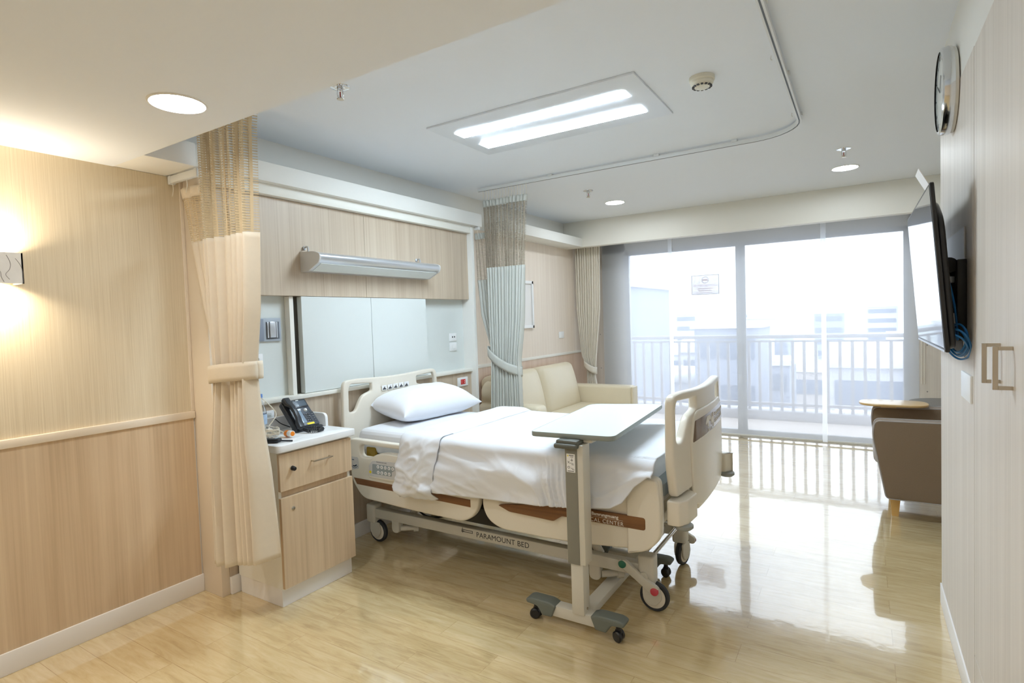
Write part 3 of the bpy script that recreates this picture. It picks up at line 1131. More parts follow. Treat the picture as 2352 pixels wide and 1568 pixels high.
st_ = thing('track_stub', 'short white curtain rail under the entry ceiling by the wallpapered wall', 'curtain track', (-3.08, 1.665, ZE))
MB().box(-3.228, -2.935, 1.652, 1.678, ZE - 0.04, ZE - 0.002, 0.002).build('rail', 'track_white', st_)
for x in (-3.21, -2.95):
    MB().box(x - 0.012, x + 0.012, 1.65, 1.68, ZE - 0.045, ZE, 0.002).build('end_cap', 'track_white', st_)
st2 = thing('track_stub', 'short white curtain rail under the cove ledge at the far curtain', 'curtain track', (-3.0, 4.21, 2.33))
MB().box(-3.0, -2.95, 4.205, 4.23, 2.325, 2.353, 0.002).build('rail', 'track_white', st2)


# ================================================================== CURTAINS
def pleat_surface(tabL, tabR, y0, npl, amp_tab, z_top, z_bot, seed, skew=0.0, yshift=None, hem=None):
    """pleated cloth: left and right edges per height, pleats in depth"""
    ph = [noise.noise((seed * 3.1 + k * 0.7, seed, 0.3)) * 1.3 for k in range(60)]

    def f(u, v):
        zb = z_bot + (hem(u) if hem else 0.0)
        z = z_top + (zb - z_top) * v
        xl, xr = interp(tabL, -z), interp(tabR, -z)
        a = interp(amp_tab, -z)
        t = u * npl
        k = int(t) % 60
        ph_ = ph[k] * (1 - (t - int(t))) + ph[(k + 1) % 60] * (t - int(t))
        wob = 0.25 * noise.noise((u * npl * 0.5, z * 1.2, seed))
        s = 2 * pi * (t + 0.22 * ph_ + 0.3 * wob)
        x = xl + (xr - xl) * (u + (0.30 / npl) * sin(s + 1.1) * min(1, a / 0.02))
        y = y0 + a * (sin(s) + 0.38 * sin(2 * s + 1.0 + ph_) + 0.16 * sin(3 * s + 2 * ph_)) * (0.85 + 0.4 * ph_) + (yshift(u, z) if yshift else 0.0)
        return (x, y, z)
    return f


def curtain(name, lab, loc, layers, tie, fabric, net, hooks, header):
    """layers: (surface args, z where the net ends, z top, z bottom)"""
    c_ = thing(name, lab, 'curtain', loc, 'tied-back cubicle curtains')
    for L in layers:
        fa, ne, hd_ = MB(), MB(), MB()
        kw = dict(L)
        zn, zt, zb, npl = kw.pop('zn'), kw.pop('zt'), kw.pop('zb'), kw.pop('npl')
        hem = kw.pop('hem', None)
        g = pleat_surface(kw['tl'], kw['tr'], kw['y'], npl, kw['amp'], zt, zn, kw['seed'], yshift=kw.get('ys'))
        nu = npl * 24
        wid = kw['cloth']
        ne.grid(g, nu, 30, uvf=lambda a, b: (a * wid / 0.028, b * (zt - zn) / 0.0125))
        g2 = pleat_surface(kw['tl'], kw['tr'], kw['y'], npl, kw['amp'], zn + 0.012, zb, kw['seed'], yshift=kw.get('ys'), hem=hem)
        fa.grid(g2, nu, 60)
        hd_.grid(pleat_surface(kw['tl'], kw['tr'], kw['y'] - 0.002, npl, kw['amp'], zt + 0.012, zt - 0.045, kw['seed'], yshift=kw.get('ys')), nu, 3)
        fa.build('fabric', fabric, c_, thick=0.002, normals=False)
        ne.build('net_top', net, c_, normals=False)
        hd_.build('heading_tape', fabric, c_, thick=0.0015, normals=False)
    tb = MB()
    (tx0, tx1, ty, td, zl, zr, hh) = tie
    n = 40
    rings = []
    vs2 = []
    for i in range(n + 1):
        a = 2 * pi * i / n
        x = (tx0 + tx1) / 2 + (tx1 - tx0) / 2 * cos(a)
        y = ty - td * sin(a)
        tt = (x - tx0) / (tx1 - tx0)
        zc = zl + (zr - zl) * tt - (0.025 * sin(pi * tt) if zl > zr else -0.004 * sin(pi * tt))
        vs2.append((x, y, zc))
    tb.grid(lambda u, v: (vs2[round(u * n)][0], vs2[round(u * n)][1] + 0.003 * sin(v * pi) * (-1 if vs2[round(u * n)][1] < ty else 1), vs2[round(u * n)][2] + hh * (0.5 - v)), n, 4)
    tb.build('tieback', fabric, c_, thick=0.004)
    for (x, y, z0, z1) in hooks:
        MB().tube([(x, y, z0), (x + 0.002, y, z0 - (z0 - z1) * 0.5), (x - 0.004, y - 0.004, z1)], 0.002, 5).build('hook', header, c_)
    return c_


# near curtain, at the bedside cabinet
NY = 1.64
tl1 = [(-2.66, -2.87), (-2.2, -2.868), (-1.95, -2.862), (-1.6, -2.85), (-1.29, -2.815), (-1.0, -2.83), (-0.8, -2.855), (-0.28, -2.85)]
tr1 = [(-2.66, -2.415), (-2.45, -2.445), (-1.95, -2.462), (-1.6, -2.485), (-1.29, -2.53), (-1.0, -2.51), (-0.8, -2.48), (-0.28, -2.45)]
am1 = [(-2.66, 0.03), (-1.95, 0.03), (-1.29, 0.032), (-0.9, 0.05), (-0.28, 0.058)]
tl2 = [(-2.30, -3.165), (-1.95, -3.07), (-1.60, -2.975), (-1.29, -2.858), (-0.9, -2.90), (-0.3, -2.86)]
tr2 = [(-2.30, -2.93), (-1.95, -2.90), (-1.60, -2.83), (-1.29, -2.74), (-0.9, -2.78), (-0.3, -2.73)]
am2 = [(-2.30, 0.005), (-1.95, 0.012), (-1.29, 0.02), (-0.3, 0.024)]
curtain('cubicle_curtain', 'cream cubicle curtain with net top tied back beside the bedside cabinet', (-2.75, NY, 0.28),
        [dict(tl=tl1, tr=tr1, y=NY, amp=am1, zn=1.945, zt=2.64, zb=0.305, npl=7, seed=2, cloth=1.15, hem=lambda u: 0.10 * max(0, u - 0.35)),
         dict(tl=tl2, tr=tr2, y=NY + 0.035, amp=am2, zn=1.955, zt=2.255, zb=0.42, npl=3, seed=5, cloth=0.5)],
        (-2.872, -2.500, NY + 0.012, 0.088, 1.262, 1.296, 0.088), 'curtain_cream', 'net_cream',
        [(x, 1.64, 2.66, 2.62) for x in (-2.85, -2.74, -2.63, -2.52)] + [(-3.20, 1.665, ZE - 0.04, 2.235), (-3.06, 1.665, ZE - 0.04, 2.235), (-2.94, 1.665, ZE - 0.04, 2.215)], 'cable_white')
# far curtain, between bed and sofa
FY = 4.21
ftl = [(-2.66, -2.905), (-2.5, -2.89), (-1.95, -2.875), (-1.5, -2.868), (-1.14, -2.855), (-0.7, -2.875), (-0.25, -2.885)]
ftr = [(-2.66, -2.43), (-2.5, -2.447), (-1.95, -2.482), (-1.5, -2.512), (-1.14, -2.558), (-0.7, -2.548), (-0.25, -2.54)]
fam = [(-2.66, 0.022), (-1.95, 0.028), (-1.14, 0.03), (-0.25, 0.036)]
ftl2 = [(-2.33, -3.04), (-1.88, -3.03), (-1.55, -3.0), (-1.2, -2.885), (-0.9, -2.87), (-0.25, -2.87)]
ftr2 = [(-2.33, -2.90), (-1.88, -2.85), (-1.55, -2.82), (-1.2, -2.76), (-0.9, -2.76), (-0.25, -2.76)]
curtain('cubicle_curtain', 'pale cubicle curtain with net top tied back between bed and sofa', (-2.7, FY, 0.25),
        [dict(tl=ftl, tr=ftr, y=FY, amp=fam, zn=1.958, zt=2.56, zb=0.25, npl=13, seed=8, cloth=1.5),
         dict(tl=ftl2, tr=ftr2, y=FY + 0.05, amp=[(-2.33, 0.006), (-1.2, 0.014), (-0.25, 0.02)], zn=1.86, zt=2.29, zb=0.25, npl=5, seed=12, cloth=0.4)],
        (-2.90, -2.545, FY + 0.01, 0.06, 1.225, 1.04, 0.085), 'curtain_pale', 'net_grey',
        [(-2.89 + 0.03 * k, FY, 2.665, 2.56) for k in range(16)] + [(-2.97, FY + 0.01, 2.33, 2.27)], 'cable_white')

# window curtain behind the sofa, tied back
wc = thing('window_curtain', 'beige pleated window curtain tied back behind the sofa', 'curtain', (-2.98, 6.72, 0.2))
wtl = [(-2.5, -3.20), (-1.6, -3.19), (-1.0, -3.13), (-0.86, -3.06), (-0.6, -3.06), (-0.1, -3.1)]
wtr = [(-2.5, -2.84), (-1.6, -2.86), (-1.0, -2.93), (-0.74, -2.955), (-0.6, -2.93), (-0.1, -2.92)]
MB().grid(pleat_surface(wtl, wtr, 6.74, 11, [(-2.5, 0.035), (-1.0, 0.04), (-0.1, 0.035)], 2.55, 0.08, 21), 154, 60).build('fabric', 'curtain_window', wc, thick=0.002, normals=False)
wb_ = MB()
wb_.grid(lambda u, v: (-3.02 + 0.085 * cos(2 * pi * u), 6.74 - 0.075 * sin(2 * pi * u), 0.85 - 0.05 * cos(2 * pi * u) + 0.09 * (0.5 - v)), 36, 3)
wb_.build('tieback', 'curtain_window', wc, thick=0.004)

# ================================================================== HOSPITAL BED
Y0, Y1, YC = 2.555, 3.565, 3.06
bed = thing('hospital_bed', 'cream electric hospital bed on large casters with raised side rails and foot board', 'hospital bed', (-1.85, YC, 0))

# base chassis
f = MB()
for y in (2.735, 3.345):
    f.box(-2.86, -0.97, y - 0.028, y + 0.028, 0.172, 0.236, 0.006)
for x in (-2.83, -1.05):
    f.box(x - 0.03, x + 0.03, 2.735, 3.345, 0.18, 0.225, 0.005)
f.build('base_frame', 'bed_metal', bed)
tx = text_mb('PARAMOUNT BED', 0.044, on_front(2.7068, -1.995, 0.192), spacing=1.04)
tx.build('beam_lettering', 'ink', bed)
lg = MB()
q = on_front(2.7066, -2.105, 0.207)
for (a, b, c_, d) in ((0, 0.0, 0.085, 0.003), (0, 0.012, 0.085, 0.015), (0.082, 0.0, 0.085, 0.015), (0.006, -0.006, 0.009, 0.026), (0.0, 0.004, 0.02, 0.0065)):
    p0, p1 = q(a, b, 0), q(c_, d, 0.001)
    lg.box(p0[0], p1[0], p1[1], p0[1], p0[2], p1[2])
lg.build('beam_logo', 'ink', bed)

mech = MB()
mech.box(-2.55, -1.3, 2.86, 3.24, 0.20, 0.31, 0.02)
mech.box(-2.35, -1.95, 2.92, 3.18, 0.29, 0.42, 0.02)
mech.build('drive_unit', 'dark_mech', bed)
for y in (2.79, 3.29):
    for (xa, xb) in ((-2.58, -2.40), (-1.22, -1.40)):
        MB().tube([(xa, y, 0.21), (xb, y, 0.50)], 0.024, 10, smooth=False).build('lift_arm', 'bed_metal', bed)
for (x, y) in ((-2.67, 2.735), (-1.225, 2.735)):
    tb = MB()
    tb.prism(rounded([(-0.032, 0.06), (0.032, 0.06), (0.032, -0.075), (-0.032, -0.075)], [0.002, 0.002, 0.03, 0.03]), lambda u, v, w, x=x, y=y: (x + u, y + w, 0.17 + v), -0.022, 0.022, 0.004)
    tb.cyl((x + 0.03, y, 0.125), (x + 0.11, y + 0.06, 0.125), 0.018, seg=14)
    tb.cyl((x + 0.10, y + 0.05, 0.125), (x + 0.125, y + 0.07, 0.125), 0.028, seg=14)
    tb.build('pivot_bracket', 'bed_metal', bed)
MB().tube([(-2.57, 2.80, 0.27), (-2.50, 2.82, 0.21), (-2.40, 2.84, 0.205), (-2.28, 2.9, 0.24)], 0.006, 8).build('cable', 'caster_black', bed)

# upper deck
dk = MB()
for y in (2.64, 3.48):
    dk.box(-2.92, -0.83, y - 0.025, y + 0.025, 0.47, 0.535, 0.008)
for x in (-2.9, -2.3, -1.6, -0.86):
    dk.box(x - 0.03, x + 0.03, 2.64, 3.48, 0.48, 0.53, 0.006)
dk.build('deck_frame', 'bed_metal', bed)
for (xa, xb) in ((-2.92, -2.12), (-2.10, -1.75), (-1.73, -1.36), (-1.34, -0.815)):
    MB().box(xa, xb, 2.60, 3.52, 0.60, 0.635, 0.012).build('deck_panel', 'bed_plastic', bed)
MB().box(-2.80, -2.715, 2.605, 2.63, 0.575, 0.69, 0.01).build('lever_cover', 'yellow_spring', bed)
un = MB()
un.box(-2.60, -1.95, 2.61, 3.5, 0.535, 0.60, 0.01)
un.build('deck_underside', 'dark_mech', bed)
for y in (2.66, 3.46):
    MB().tube([(-0.93, y, 0.66), (-0.93, y, 0.80), (-0.905, y + (0.05 if y < 3 else -0.05), 0.815), (-0.905, y + (0.2 if y < 3 else -0.2), 0.815)], 0.006, 8).build('mattress_retainer', 'chrome', bed)
MB().box(-0.99, -0.80, 2.60, 3.52, 0.632, 0.70, 0.015).build('foot_section', 'keypad_grey', bed)


def board_shape():
    """shared outline of head board and foot board in (y, z)"""
    out = rounded([(2.60, 0.64), (2.565, 0.80), (2.572, 1.03), (2.578, 1.122), (2.70, 1.128), (3.06, 1.112), (3.42, 1.128), (3.545, 1.122), (3.555, 1.03), (3.60, 0.66), (3.52, 0.50), (2.88, 0.50), (2.87, 0.64)],
                  [0.02, 0.05, 0.05, 0.045, 0.05, 0.2, 0.05, 0.045, 0.05, 0.06, 0.06, 0.03, 0.01], 6)
    h1 = rounded([(2.625, 0.915), (2.632, 1.06), (2.65, 1.092), (2.795, 1.080), (2.795, 1.030), (2.715, 1.005), (2.668, 0.91)], [0.02, 0.02, 0.02, 0.008, 0.015, 0.03, 0.02], 5)
    h2 = rounded([(3.495, 0.915), (3.488, 1.06), (3.47, 1.092), (3.325, 1.080), (3.325, 1.030), (3.405, 1.005), (3.452, 0.91)], [0.02, 0.02, 0.02, 0.008, 0.015, 0.03, 0.02], 5)
    return out, h1, h2


BO, BH1, BH2 = board_shape()
BH1 = rounded([(2.605, 0.895), (2.603, 1.06), (2.62, 1.092), (2.885, 1.078), (2.885, 1.020), (2.775, 0.998), (2.73, 0.95), (2.68, 0.890)], [0.03, 0.02, 0.02, 0.008, 0.012, 0.04, 0.03, 0.03], 5)
HH1 = rounded([(2.618, 0.905), (2.622, 1.06), (2.640, 1.096), (2.828, 1.084), (2.828, 1.030), (2.735, 1.008), (2.672, 0.905)], [0.02, 0.02, 0.015, 0.008, 0.015, 0.04, 0.02], 5)
HH2 = rounded([(3.520, 0.905), (3.52, 1.06), (3.502, 1.096), (3.300, 1.084), (3.300, 1.030), (3.385, 1.008), (3.455, 0.905)], [0.02, 0.02, 0.015, 0.008, 0.015, 0.04, 0.02], 5)
CUTS = [2.60 + 0.06 * k for k in range(17)]


def bow(u):
    return 0.035 * (1 - ((u - YC) / 0.5) ** 2)


def bfoot(u, v, w):
    return (-0.768 + bow(u) + w, u, v)


hb = MB().prism(BO, lambda u, v, w: (-2.975 + w + 0.25 * bow(u), u, v), -0.016, 0.016, 0.010, holes=(HH1, HH2), cuts=CUTS)
hbo = hb.build('head_board', 'bed_plastic', bed)
# pictogram strip on the head board
sk = MB()
M_ = on_left(-2.9432, 0, 0)


def rect(mb, fm, u0, u1, v0, v1, w=0.001):
    a, b = fm(u0, v0, 0.0), fm(u1, v1, w)
    mb.box(min(a[0], b[0]), max(a[0], b[0]), min(a[1], b[1]), max(a[1], b[1]), min(a[2], b[2]), max(a[2], b[2]))


for k in range(5):
    rect(sk, M_, 2.915 + 0.058 * k, 2.965 + 0.058 * k, 1.020 + 0.0005 * k, 1.055 + 0.0005 * k)
sk.build('pictogram_strip', 'label_white', hbo)
sk = MB()
M2 = on_left(-2.9420, 0, 0)
for k in range(5):
    u0 = 2.918 + 0.058 * k
    rect(sk, M2, u0 + 0.004, u0 + 0.038, 1.024, 1.029)
    for j in range(4):
        rect(sk, M2, u0 + 0.006 + 0.008 * j, u0 + 0.012 + 0.008 * j, 1.029, 1.033 + 0.006 * ((j * 7 + k * 3) % 3))
sk.build('pictogram', 'ink', hbo)

fb = MB().prism(BO, bfoot, -0.022, 0.022, 0.012, holes=(BH1, BH2), cuts=CUTS)
fbo = fb.build('foot_board', 'bed_plastic', bed)
# raised lower shell of the foot board, under the openings
sh = rounded([(2.80, 0.56), (2.77, 0.86), (2.81, 0.985), (2.87, 1.012), (3.42, 1.012), (3.49, 0.985), (3.56, 0.86), (3.575, 0.62), (3.50, 0.52), (2.90, 0.52)], [0.03, 0.04, 0.04, 0.03, 0.03, 0.04, 0.04, 0.05, 0.05, 0.03])
MB().prism(sh, bfoot, 0.016, 0.032, 0.010, cuts=CUTS).build('foot_shell', 'bed_plastic', fbo)
pb = rounded([(2.785, 0.865), (2.818, 0.968), (3.468, 0.975), (3.545, 0.870)], 0.012)
MB().prism(pb, bfoot, 0.0315, 0.0335, 0.0008, cuts=CUTS).build('logo_band', pmat('band_brown', (124, 104, 88), 0.18, coat=0.4, var=0.02), fbo)


def fmap_foot(u0, v0):
    return lambda u, v, w: bfoot(u0 + u, v0 + v, 0.0342 + w)


lt = text_mb('Thonburi Bamrungmuang', 0.030, fmap_foot(3.215, 0.930), bold=0.0004)
lt.merge(text_mb('MEDICAL CENTER', 0.032, fmap_foot(3.215, 0.892), spacing=1.12))
ln = [(3.215, 0.9205), (3.50, 0.9205), (3.50, 0.922), (3.215, 0.922)]
lt.prism(ln, bfoot, 0.0338, 0.0348, cuts=CUTS)
lo = lambda pts: lt.prism(pts, bfoot, 0.0336, 0.0348, cuts=CUTS)
lo([(3.00, 0.921), (3.03, 0.956), (3.10, 0.956), (3.125, 0.935), (3.10, 0.92), (3.085, 0.935), (3.07, 0.92), (3.07, 0.895), (3.045, 0.895), (3.045, 0.925), (3.02, 0.91)])
lo([(3.125, 0.895), (3.125, 0.925), (3.14, 0.94), (3.14, 0.956), (3.16, 0.956), (3.16, 0.935), (3.175, 0.935), (3.175, 0.956), (3.195, 0.956), (3.195, 0.878), (3.17, 0.878), (3.17, 0.905), (3.15, 0.905)])
lo([(3.05, 0.872), (3.06, 0.888), (3.075, 0.888), (3.085, 0.868), (3.068, 0.876)])
lo([(3.12, 0.87), (3.135, 0.888), (3.15, 0.87), (3.135, 0.877)])
lt.build('logo_lettering', 'ink_white', fbo)

# corner brackets and bumpers of the foot end
for (ya, yb, bname) in ((2.562, 2.775, 1), (3.585, 3.655, 0)):
    k = MB()
    k.prism(rounded([(-0.782, ya), (-0.725, ya), (-0.695, ya + 0.05), (-0.685, yb - 0.03), (-0.72, yb), (-0.782, yb)], 0.010), lambda u, v, w: (u, v, 0.56 + w), -0.045, 0.072, 0.008)
    ko = k.build('corner_bracket', 'bed_plastic', bed)
    yb2 = ya + 0.06 if bname else ya + 0.03
    MB().lathe([(0, -0.026), (0.034, -0.026), (0.046, -0.016), (0.046, -0.004), (0.034, 0.004), (0, 0.004)], (-0.722, yb2, 0.515), seg=24).build('bumper', 'bed_grey', ko)


# side rails
def head_rail(sign):
    o = bed
    y = Y0 if sign > 0 else Y1
    mp = (lambda u, v, w: (u, y - w, v)) if sign > 0 else (lambda u, v, w: (u, y + w, v))
    out = rounded([(-2.875, 0.50), (-2.875, 0.755), (-1.87, 0.745), (-1.835, 0.66), (-1.845, 0.455), (-1.885, 0.385), (-1.96, 0.345), (-2.40, 0.352), (-2.775, 0.368), (-2.845, 0.445)],
                  [0.05, 0.035, 0.06, 0.08, 0.06, 0.05, 0.05, 0.1, 0.06, 0.05], 6)
    hole = rounded([(-2.785, 0.640), (-2.785, 0.722), (-1.97, 0.712), (-1.97, 0.66), (-2.30, 0.662), (-2.34, 0.684), (-2.56, 0.686), (-2.64, 0.668), (-2.69, 0.640)], [0.035, 0.035, 0.03, 0.03, 0.03, 0.03, 0.04, 0.03, 0.03], 5)
    r = MB().prism(out, mp, -0.028, 0.02, 0.012, holes=(hole,), seg=3)
    ro = r.build('side_rail', 'bed_plastic', o)
    stp = [(-2.848, 0.497), (-2.82, 0.457), (-1.90, 0.440), (-1.90, 0.484)]
    MB().prism(stp, mp, 0.0195, 0.0215, 0.0006).build('wood_stripe', 'rail_brown', ro)
    if sign > 0:
        bump_ = rounded([(-2.70, 0.515), (-2.70, 0.60), (-2.63, 0.668), (-2.55, 0.685), (-2.36, 0.683), (-2.30, 0.66), (-2.30, 0.512)], [0.02, 0.03, 0.03, 0.03, 0.03, 0.03, 0.02])
        MB().prism(bump_, mp, 0.015, 0.034, 0.008).build('control_housing', 'bed_plastic', ro)
        pn = rounded([(-2.688, 0.530), (-2.688, 0.600), (-2.655, 0.632), (-2.45, 0.640), (-2.36, 0.625), (-2.32, 0.60), (-2.32, 0.527)], 0.015)
        po = MB().prism(pn, mp, 0.0335, 0.0355, 0.0006).build('control_panel', 'panel_grey', ro)
        kp = rounded([(-2.66, 0.548), (-2.655, 0.612), (-2.465, 0.612), (-2.465, 0.588), (-2.49, 0.575), (-2.49, 0.548)], 0.006)
        d_ = MB().prism(kp, mp, 0.0353, 0.0365, 0.0004)
        d_.build('keypad_field', 'keypad_grey', ro)
        bt = MB()
        for r_, n_ in ((0.598, 5), (0.562, 4)):
            for j in range(n_):
                p0 = mp(-2.605 + 0.0315 * j, r_, 0.0362)
                bt.cyl(p0, (p0[0], p0[1] - 0.002, p0[2]), 0.0105, seg=16)
        bt.build('keypad_buttons', 'label_white', ro)
        ik = MB()
        for r_, n_ in ((0.598, 5), (0.562, 4)):
            for j in range(n_):
                p0 = mp(-2.605 + 0.0315 * j, r_, 0.0383)
                ik.box(p0[0] - 0.0025, p0[0] + 0.0025, p0[1] - 0.0006, p0[1], p0[2] - 0.005, p0[2] + 0.005)
        ik.merge(text_mb('PARAMOUNT BED', 0.011, lambda u, v, w: mp(-2.62 + u, 0.623 + v, 0.0358 + w)))
        ik.build('keypad_symbols', 'ink_grey', ro)
        p0 = mp(-2.676, 0.557, 0.0355)
        MB().cyl(p0, (p0[0], p0[1] - 0.002, p0[2]), 0.009, seg=16).build('call_button', 'label_yellow', ro)
        p0 = mp(-2.437, 0.575, 0.0355)
        MB().box(p0[0] - 0.006, p0[0] + 0.006, p0[1] - 0.003, p0[1], p0[2] - 0.035, p0[2] + 0.002).build('rocker_switch', 'ink_grey', ro)
        p0 = mp(-2.437, 0.582, 0.0355)
        MB().box(p0[0] - 0.004, p0[0] + 0.004, p0[1] - 0.003, p0[1], p0[2] - 0.003, p0[2] + 0.004).build('indicator', 'led_orange', ro)
        # angle scale sticker
        sc2 = MB()
        sc2.prism(rounded([(-2.868, 0.545), (-2.868, 0.635), (-2.80, 0.635), (-2.795, 0.56)], 0.015), mp, 0.0195, 0.0206)
        sc2.build('angle_sticker', 'panel_grey', ro)
        an = MB()
        for k in range(9):
            a = radians(200 + 15 * k)
            p = mp(-2.838 + 0.036 * cos(a) + 0.0, 0.598 + 0.036 * sin(a), 0.0208)
            an.box(p[0] - 0.003, p[0] + 0.003, p[1] - 0.0006, p[1], p[2] - 0.003, p[2] + 0.003)
        for k in range(8):
            a = radians(250 + 10 * k)
            p = mp(-2.838 + 0.024 * cos(a), 0.598 + 0.024 * sin(a), 0.0208)
            an.box(p[0] - 0.005, p[0] + 0.005, p[1] - 0.0006, p[1], p[2] - 0.003, p[2] + 0.003)
        p = mp(-2.85, 0.615, 0.0208)
        an.box(p[0] - 0.008, p[0] + 0.012, p[1] - 0.0006, p[1], p[2] - 0.003, p[2] + 0.003)
        an.build('angle_scale', 'ink_blue', ro)
    return ro


def foot_rail(sign):
    y = Y0 if sign > 0 else Y1
    mp = (lambda u, v, w: (u, y - w, v)) if sign > 0 else (lambda u, v, w: (u, y + w, v))
    out = rounded([(-1.822, 0.46), (-1.80, 0.66), (-1.72, 0.735), (-0.805, 0.740), (-0.797, 0.60), (-0.802, 0.455), (-0.86, 0.39), (-1.30, 0.347), (-1.70, 0.347), (-1.785, 0.385)],
                  [0.06, 0.08, 0.06, 0.035, 0.1, 0.05, 0.05, 0.2, 0.06, 0.05], 6)
    hole = rounded([(-1.70, 0.60), (-1.64, 0.70), (-1.02, 0.70), (-1.02, 0.64), (-1.10, 0.60)], 0.03)
    ro = MB().prism(out, mp, -0.028, 0.02, 0.012, holes=(hole,), seg=3).build('side_rail', 'bed_plastic', bed)
    gp = rounded([(-0.965, 0.36), (-0.965, 0.736), (-0.81, 0.736), (-0.80, 0.60), (-0.80, 0.46), (-0.86, 0.39)], [0.01, 0.02, 0.03, 0.04, 0.05, 0.05])
    MB().prism(gp, mp, 0.012, 0.034, 0.010).build('end_grip', 'bed_plastic', ro)
    stp = rounded([(-1.70, 0.487), (-1.63, 0.462), (-1.36, 0.455), (-1.31, 0.488), (-0.872, 0.488), (-0.872, 0.548), (-1.30, 0.545), (-1.66, 0.497)], [0.004, 0.01, 0.01, 0.01, 0.014, 0.014, 0.01, 0.004])
    MB().prism(stp, mp, 0.0195, 0.0355, 0.0008).build('wood_stripe', 'rail_brown', ro)
    if sign > 0:
        fm = lambda u, v, w: mp(-1.222 + u, 0.492 + v, 0.0358 + w)
        t_ = text_mb('MEDICAL CENTER', 0.0265, fm, spacing=1.16)
        t_.merge(text_mb('Thonburi Bamrungmuang', 0.0225, lambda u, v, w: mp(-1.236 + u, 0.5235 + v, 0.0358 + w), bold=0.0005))
        p0, p1 = mp(-1.222, 0.5165, 0.0358), mp(-0.982, 0.5175, 0.0365)
        t_.box(p0[0], p1[0], p1[1], p0[1], p0[2], p1[2])
        t_.build('rail_lettering', 'ink_white', ro)
    return ro


for s_ in (1, -1):
    head_rail(s_)
    foot_rail(s_)


def bed_caster(x, y, px, turn, foot):
    """tall post, fork and a large wheel; turn: direction the wheel trails"""
    q = MB()
    ztop = 0.285 if foot else 0.262
    q.prism(rounded([(px - 0.042, y - 0.04), (px + 0.042, y - 0.04), (px + 0.042, y + 0.04), (px - 0.042, y + 0.04)], 0.022), lambda u, v, w: (u, v, w), 0.135, ztop, 0.012)
    co = q.build('caster', 'bed_metal', bed)
    dxy = Vector((cos(turn), sin(turn)))
    sd = Vector((-dxy.y, dxy.x))
    wx, wy = x, y
    fk = MB()
    fp = rounded([(-0.055, 0.14), (0.03, 0.14), (0.045, 0.075), (0.012, 0.035), (-0.03, 0.035), (-0.055, 0.075)], 0.018)

    def fmap_(u, v, w):
        c0 = Vector((wx, wy)) + dxy * u + sd * w
        return (c0.x, c0.y, v)
    for w0, w1 in ((0.017, 0.030), (-0.030, -0.017)):
        fk.prism(fp, fmap_, w0, w1, 0.004)
    fk.build('fork', 'bed_metal', co)
    ax = (sd.x, sd.y, 0)
    c0 = Vector((wx, wy, 0.075))
    MB().lathe([(0.058, -0.015), (0.068, -0.016), (0.075, -0.009), (0.075, 0.009), (0.068, 0.016), (0.058, 0.015)], c0, ax, 36).build('tyre', 'tyre', co)
    MB().lathe([(0, -0.020), (0.045, -0.019), (0.060, -0.014), (0.060, 0.014), (0.045, 0.019), (0, 0.020)], c0, ax, 36).build('wheel_disc', 'bed_plastic', co)
    return co


bed_caster(-2.845, 2.735, -2.885, 0.0, False)
bed_caster(-2.845, 3.345, -2.885, 0.0, False)
bed_caster(-0.905, 2.735, -0.938, 0.0, True)
c4 = bed_caster(-0.925, 3.335, -0.938, radians(80), True)
MB().cyl((-0.925, 2.77, 0.262), (-0.925, 3.31, 0.262), 0.011, seg=16).build('brake_bar', 'chrome', bed)
for (y, dirn) in ((2.68, -1), (3.40, 1)):
    pd = MB()
    lev = rounded([(-1.075, 0.252), (-1.035, 0.258), (-0.955, 0.195), (-0.865, 0.148), (-0.868, 0.112), (-0.90, 0.108), (-0.98, 0.165), (-1.07, 0.225)], 0.016)
    yy = y
    pd.prism(lev, lambda u, v, w: (u, yy + w, v), -0.012, 0.012, 0.004)
    pd.cyl((-0.945, yy, 0.185), (-0.945, yy - dirn * 0.045, 0.185), 0.022, seg=18)
    pdo = pd.build('brake_pedal', 'bed_metal', bed)
    for (x, z, mname) in ((-1.05, 0.238, 'pedal_green'), (-0.885, 0.132, 'pedal_red')):
        pp = MB()
        pp.lathe([(0, 0.0), (0.016, 0.0), (0.021, -0.004), (0.021, -0.008)], (x, yy + dirn * 0.017, z), (0, dirn, 0.35), 20)
        pp.build('pedal_pad', mname, pdo)

# ------------------------------------------------------------------ mattress, pillow, blanket
mt = MB().box(-2.90, -0.86, 2.615, 3.505, 0.636, 0.802, 0.05, 4)
bmesh.ops.subdivide_edges(mt.bm, edges=mt.bm.edges[:], cuts=6, use_grid_fill=True)
for v in mt.bm.verts:
    n_ = noise.noise((v.co.x * 3.0, v.co.y * 4.5, v.co.z * 9.0)) * 0.006
    sag = 0.0
    if v.co.y < 2.66 and v.co.x < -2.2:
        n_ += 0.010 * noise.noise((v.co.x * 6 + v.co.z * 14, 3.1, v.co.z * 5))
    v.co += Vector((0, -1 if v.co.y < 2.7 else 0, 1)).normalized() * n_
mto = tag(mt.build('mattress', 'linen', origin=(-1.88, YC, 0.636), sharp=80), 'white sheeted mattress lying on the hospital bed', 'mattress')

sk = MB()


def skirt(u, v):
    x = -2.895 + 0.62 * u
    y = 2.612 - 0.018 * smoothstep(0, 1, v) + 0.008 * sin(13 * u + 4 * v) * v + 0.006 * noise.noise((u * 7, v * 3, 1.2))
    z = 0.792 - v * (0.055 - 0.0 * u) - 0.012 * u * v
    return (x, y, z)


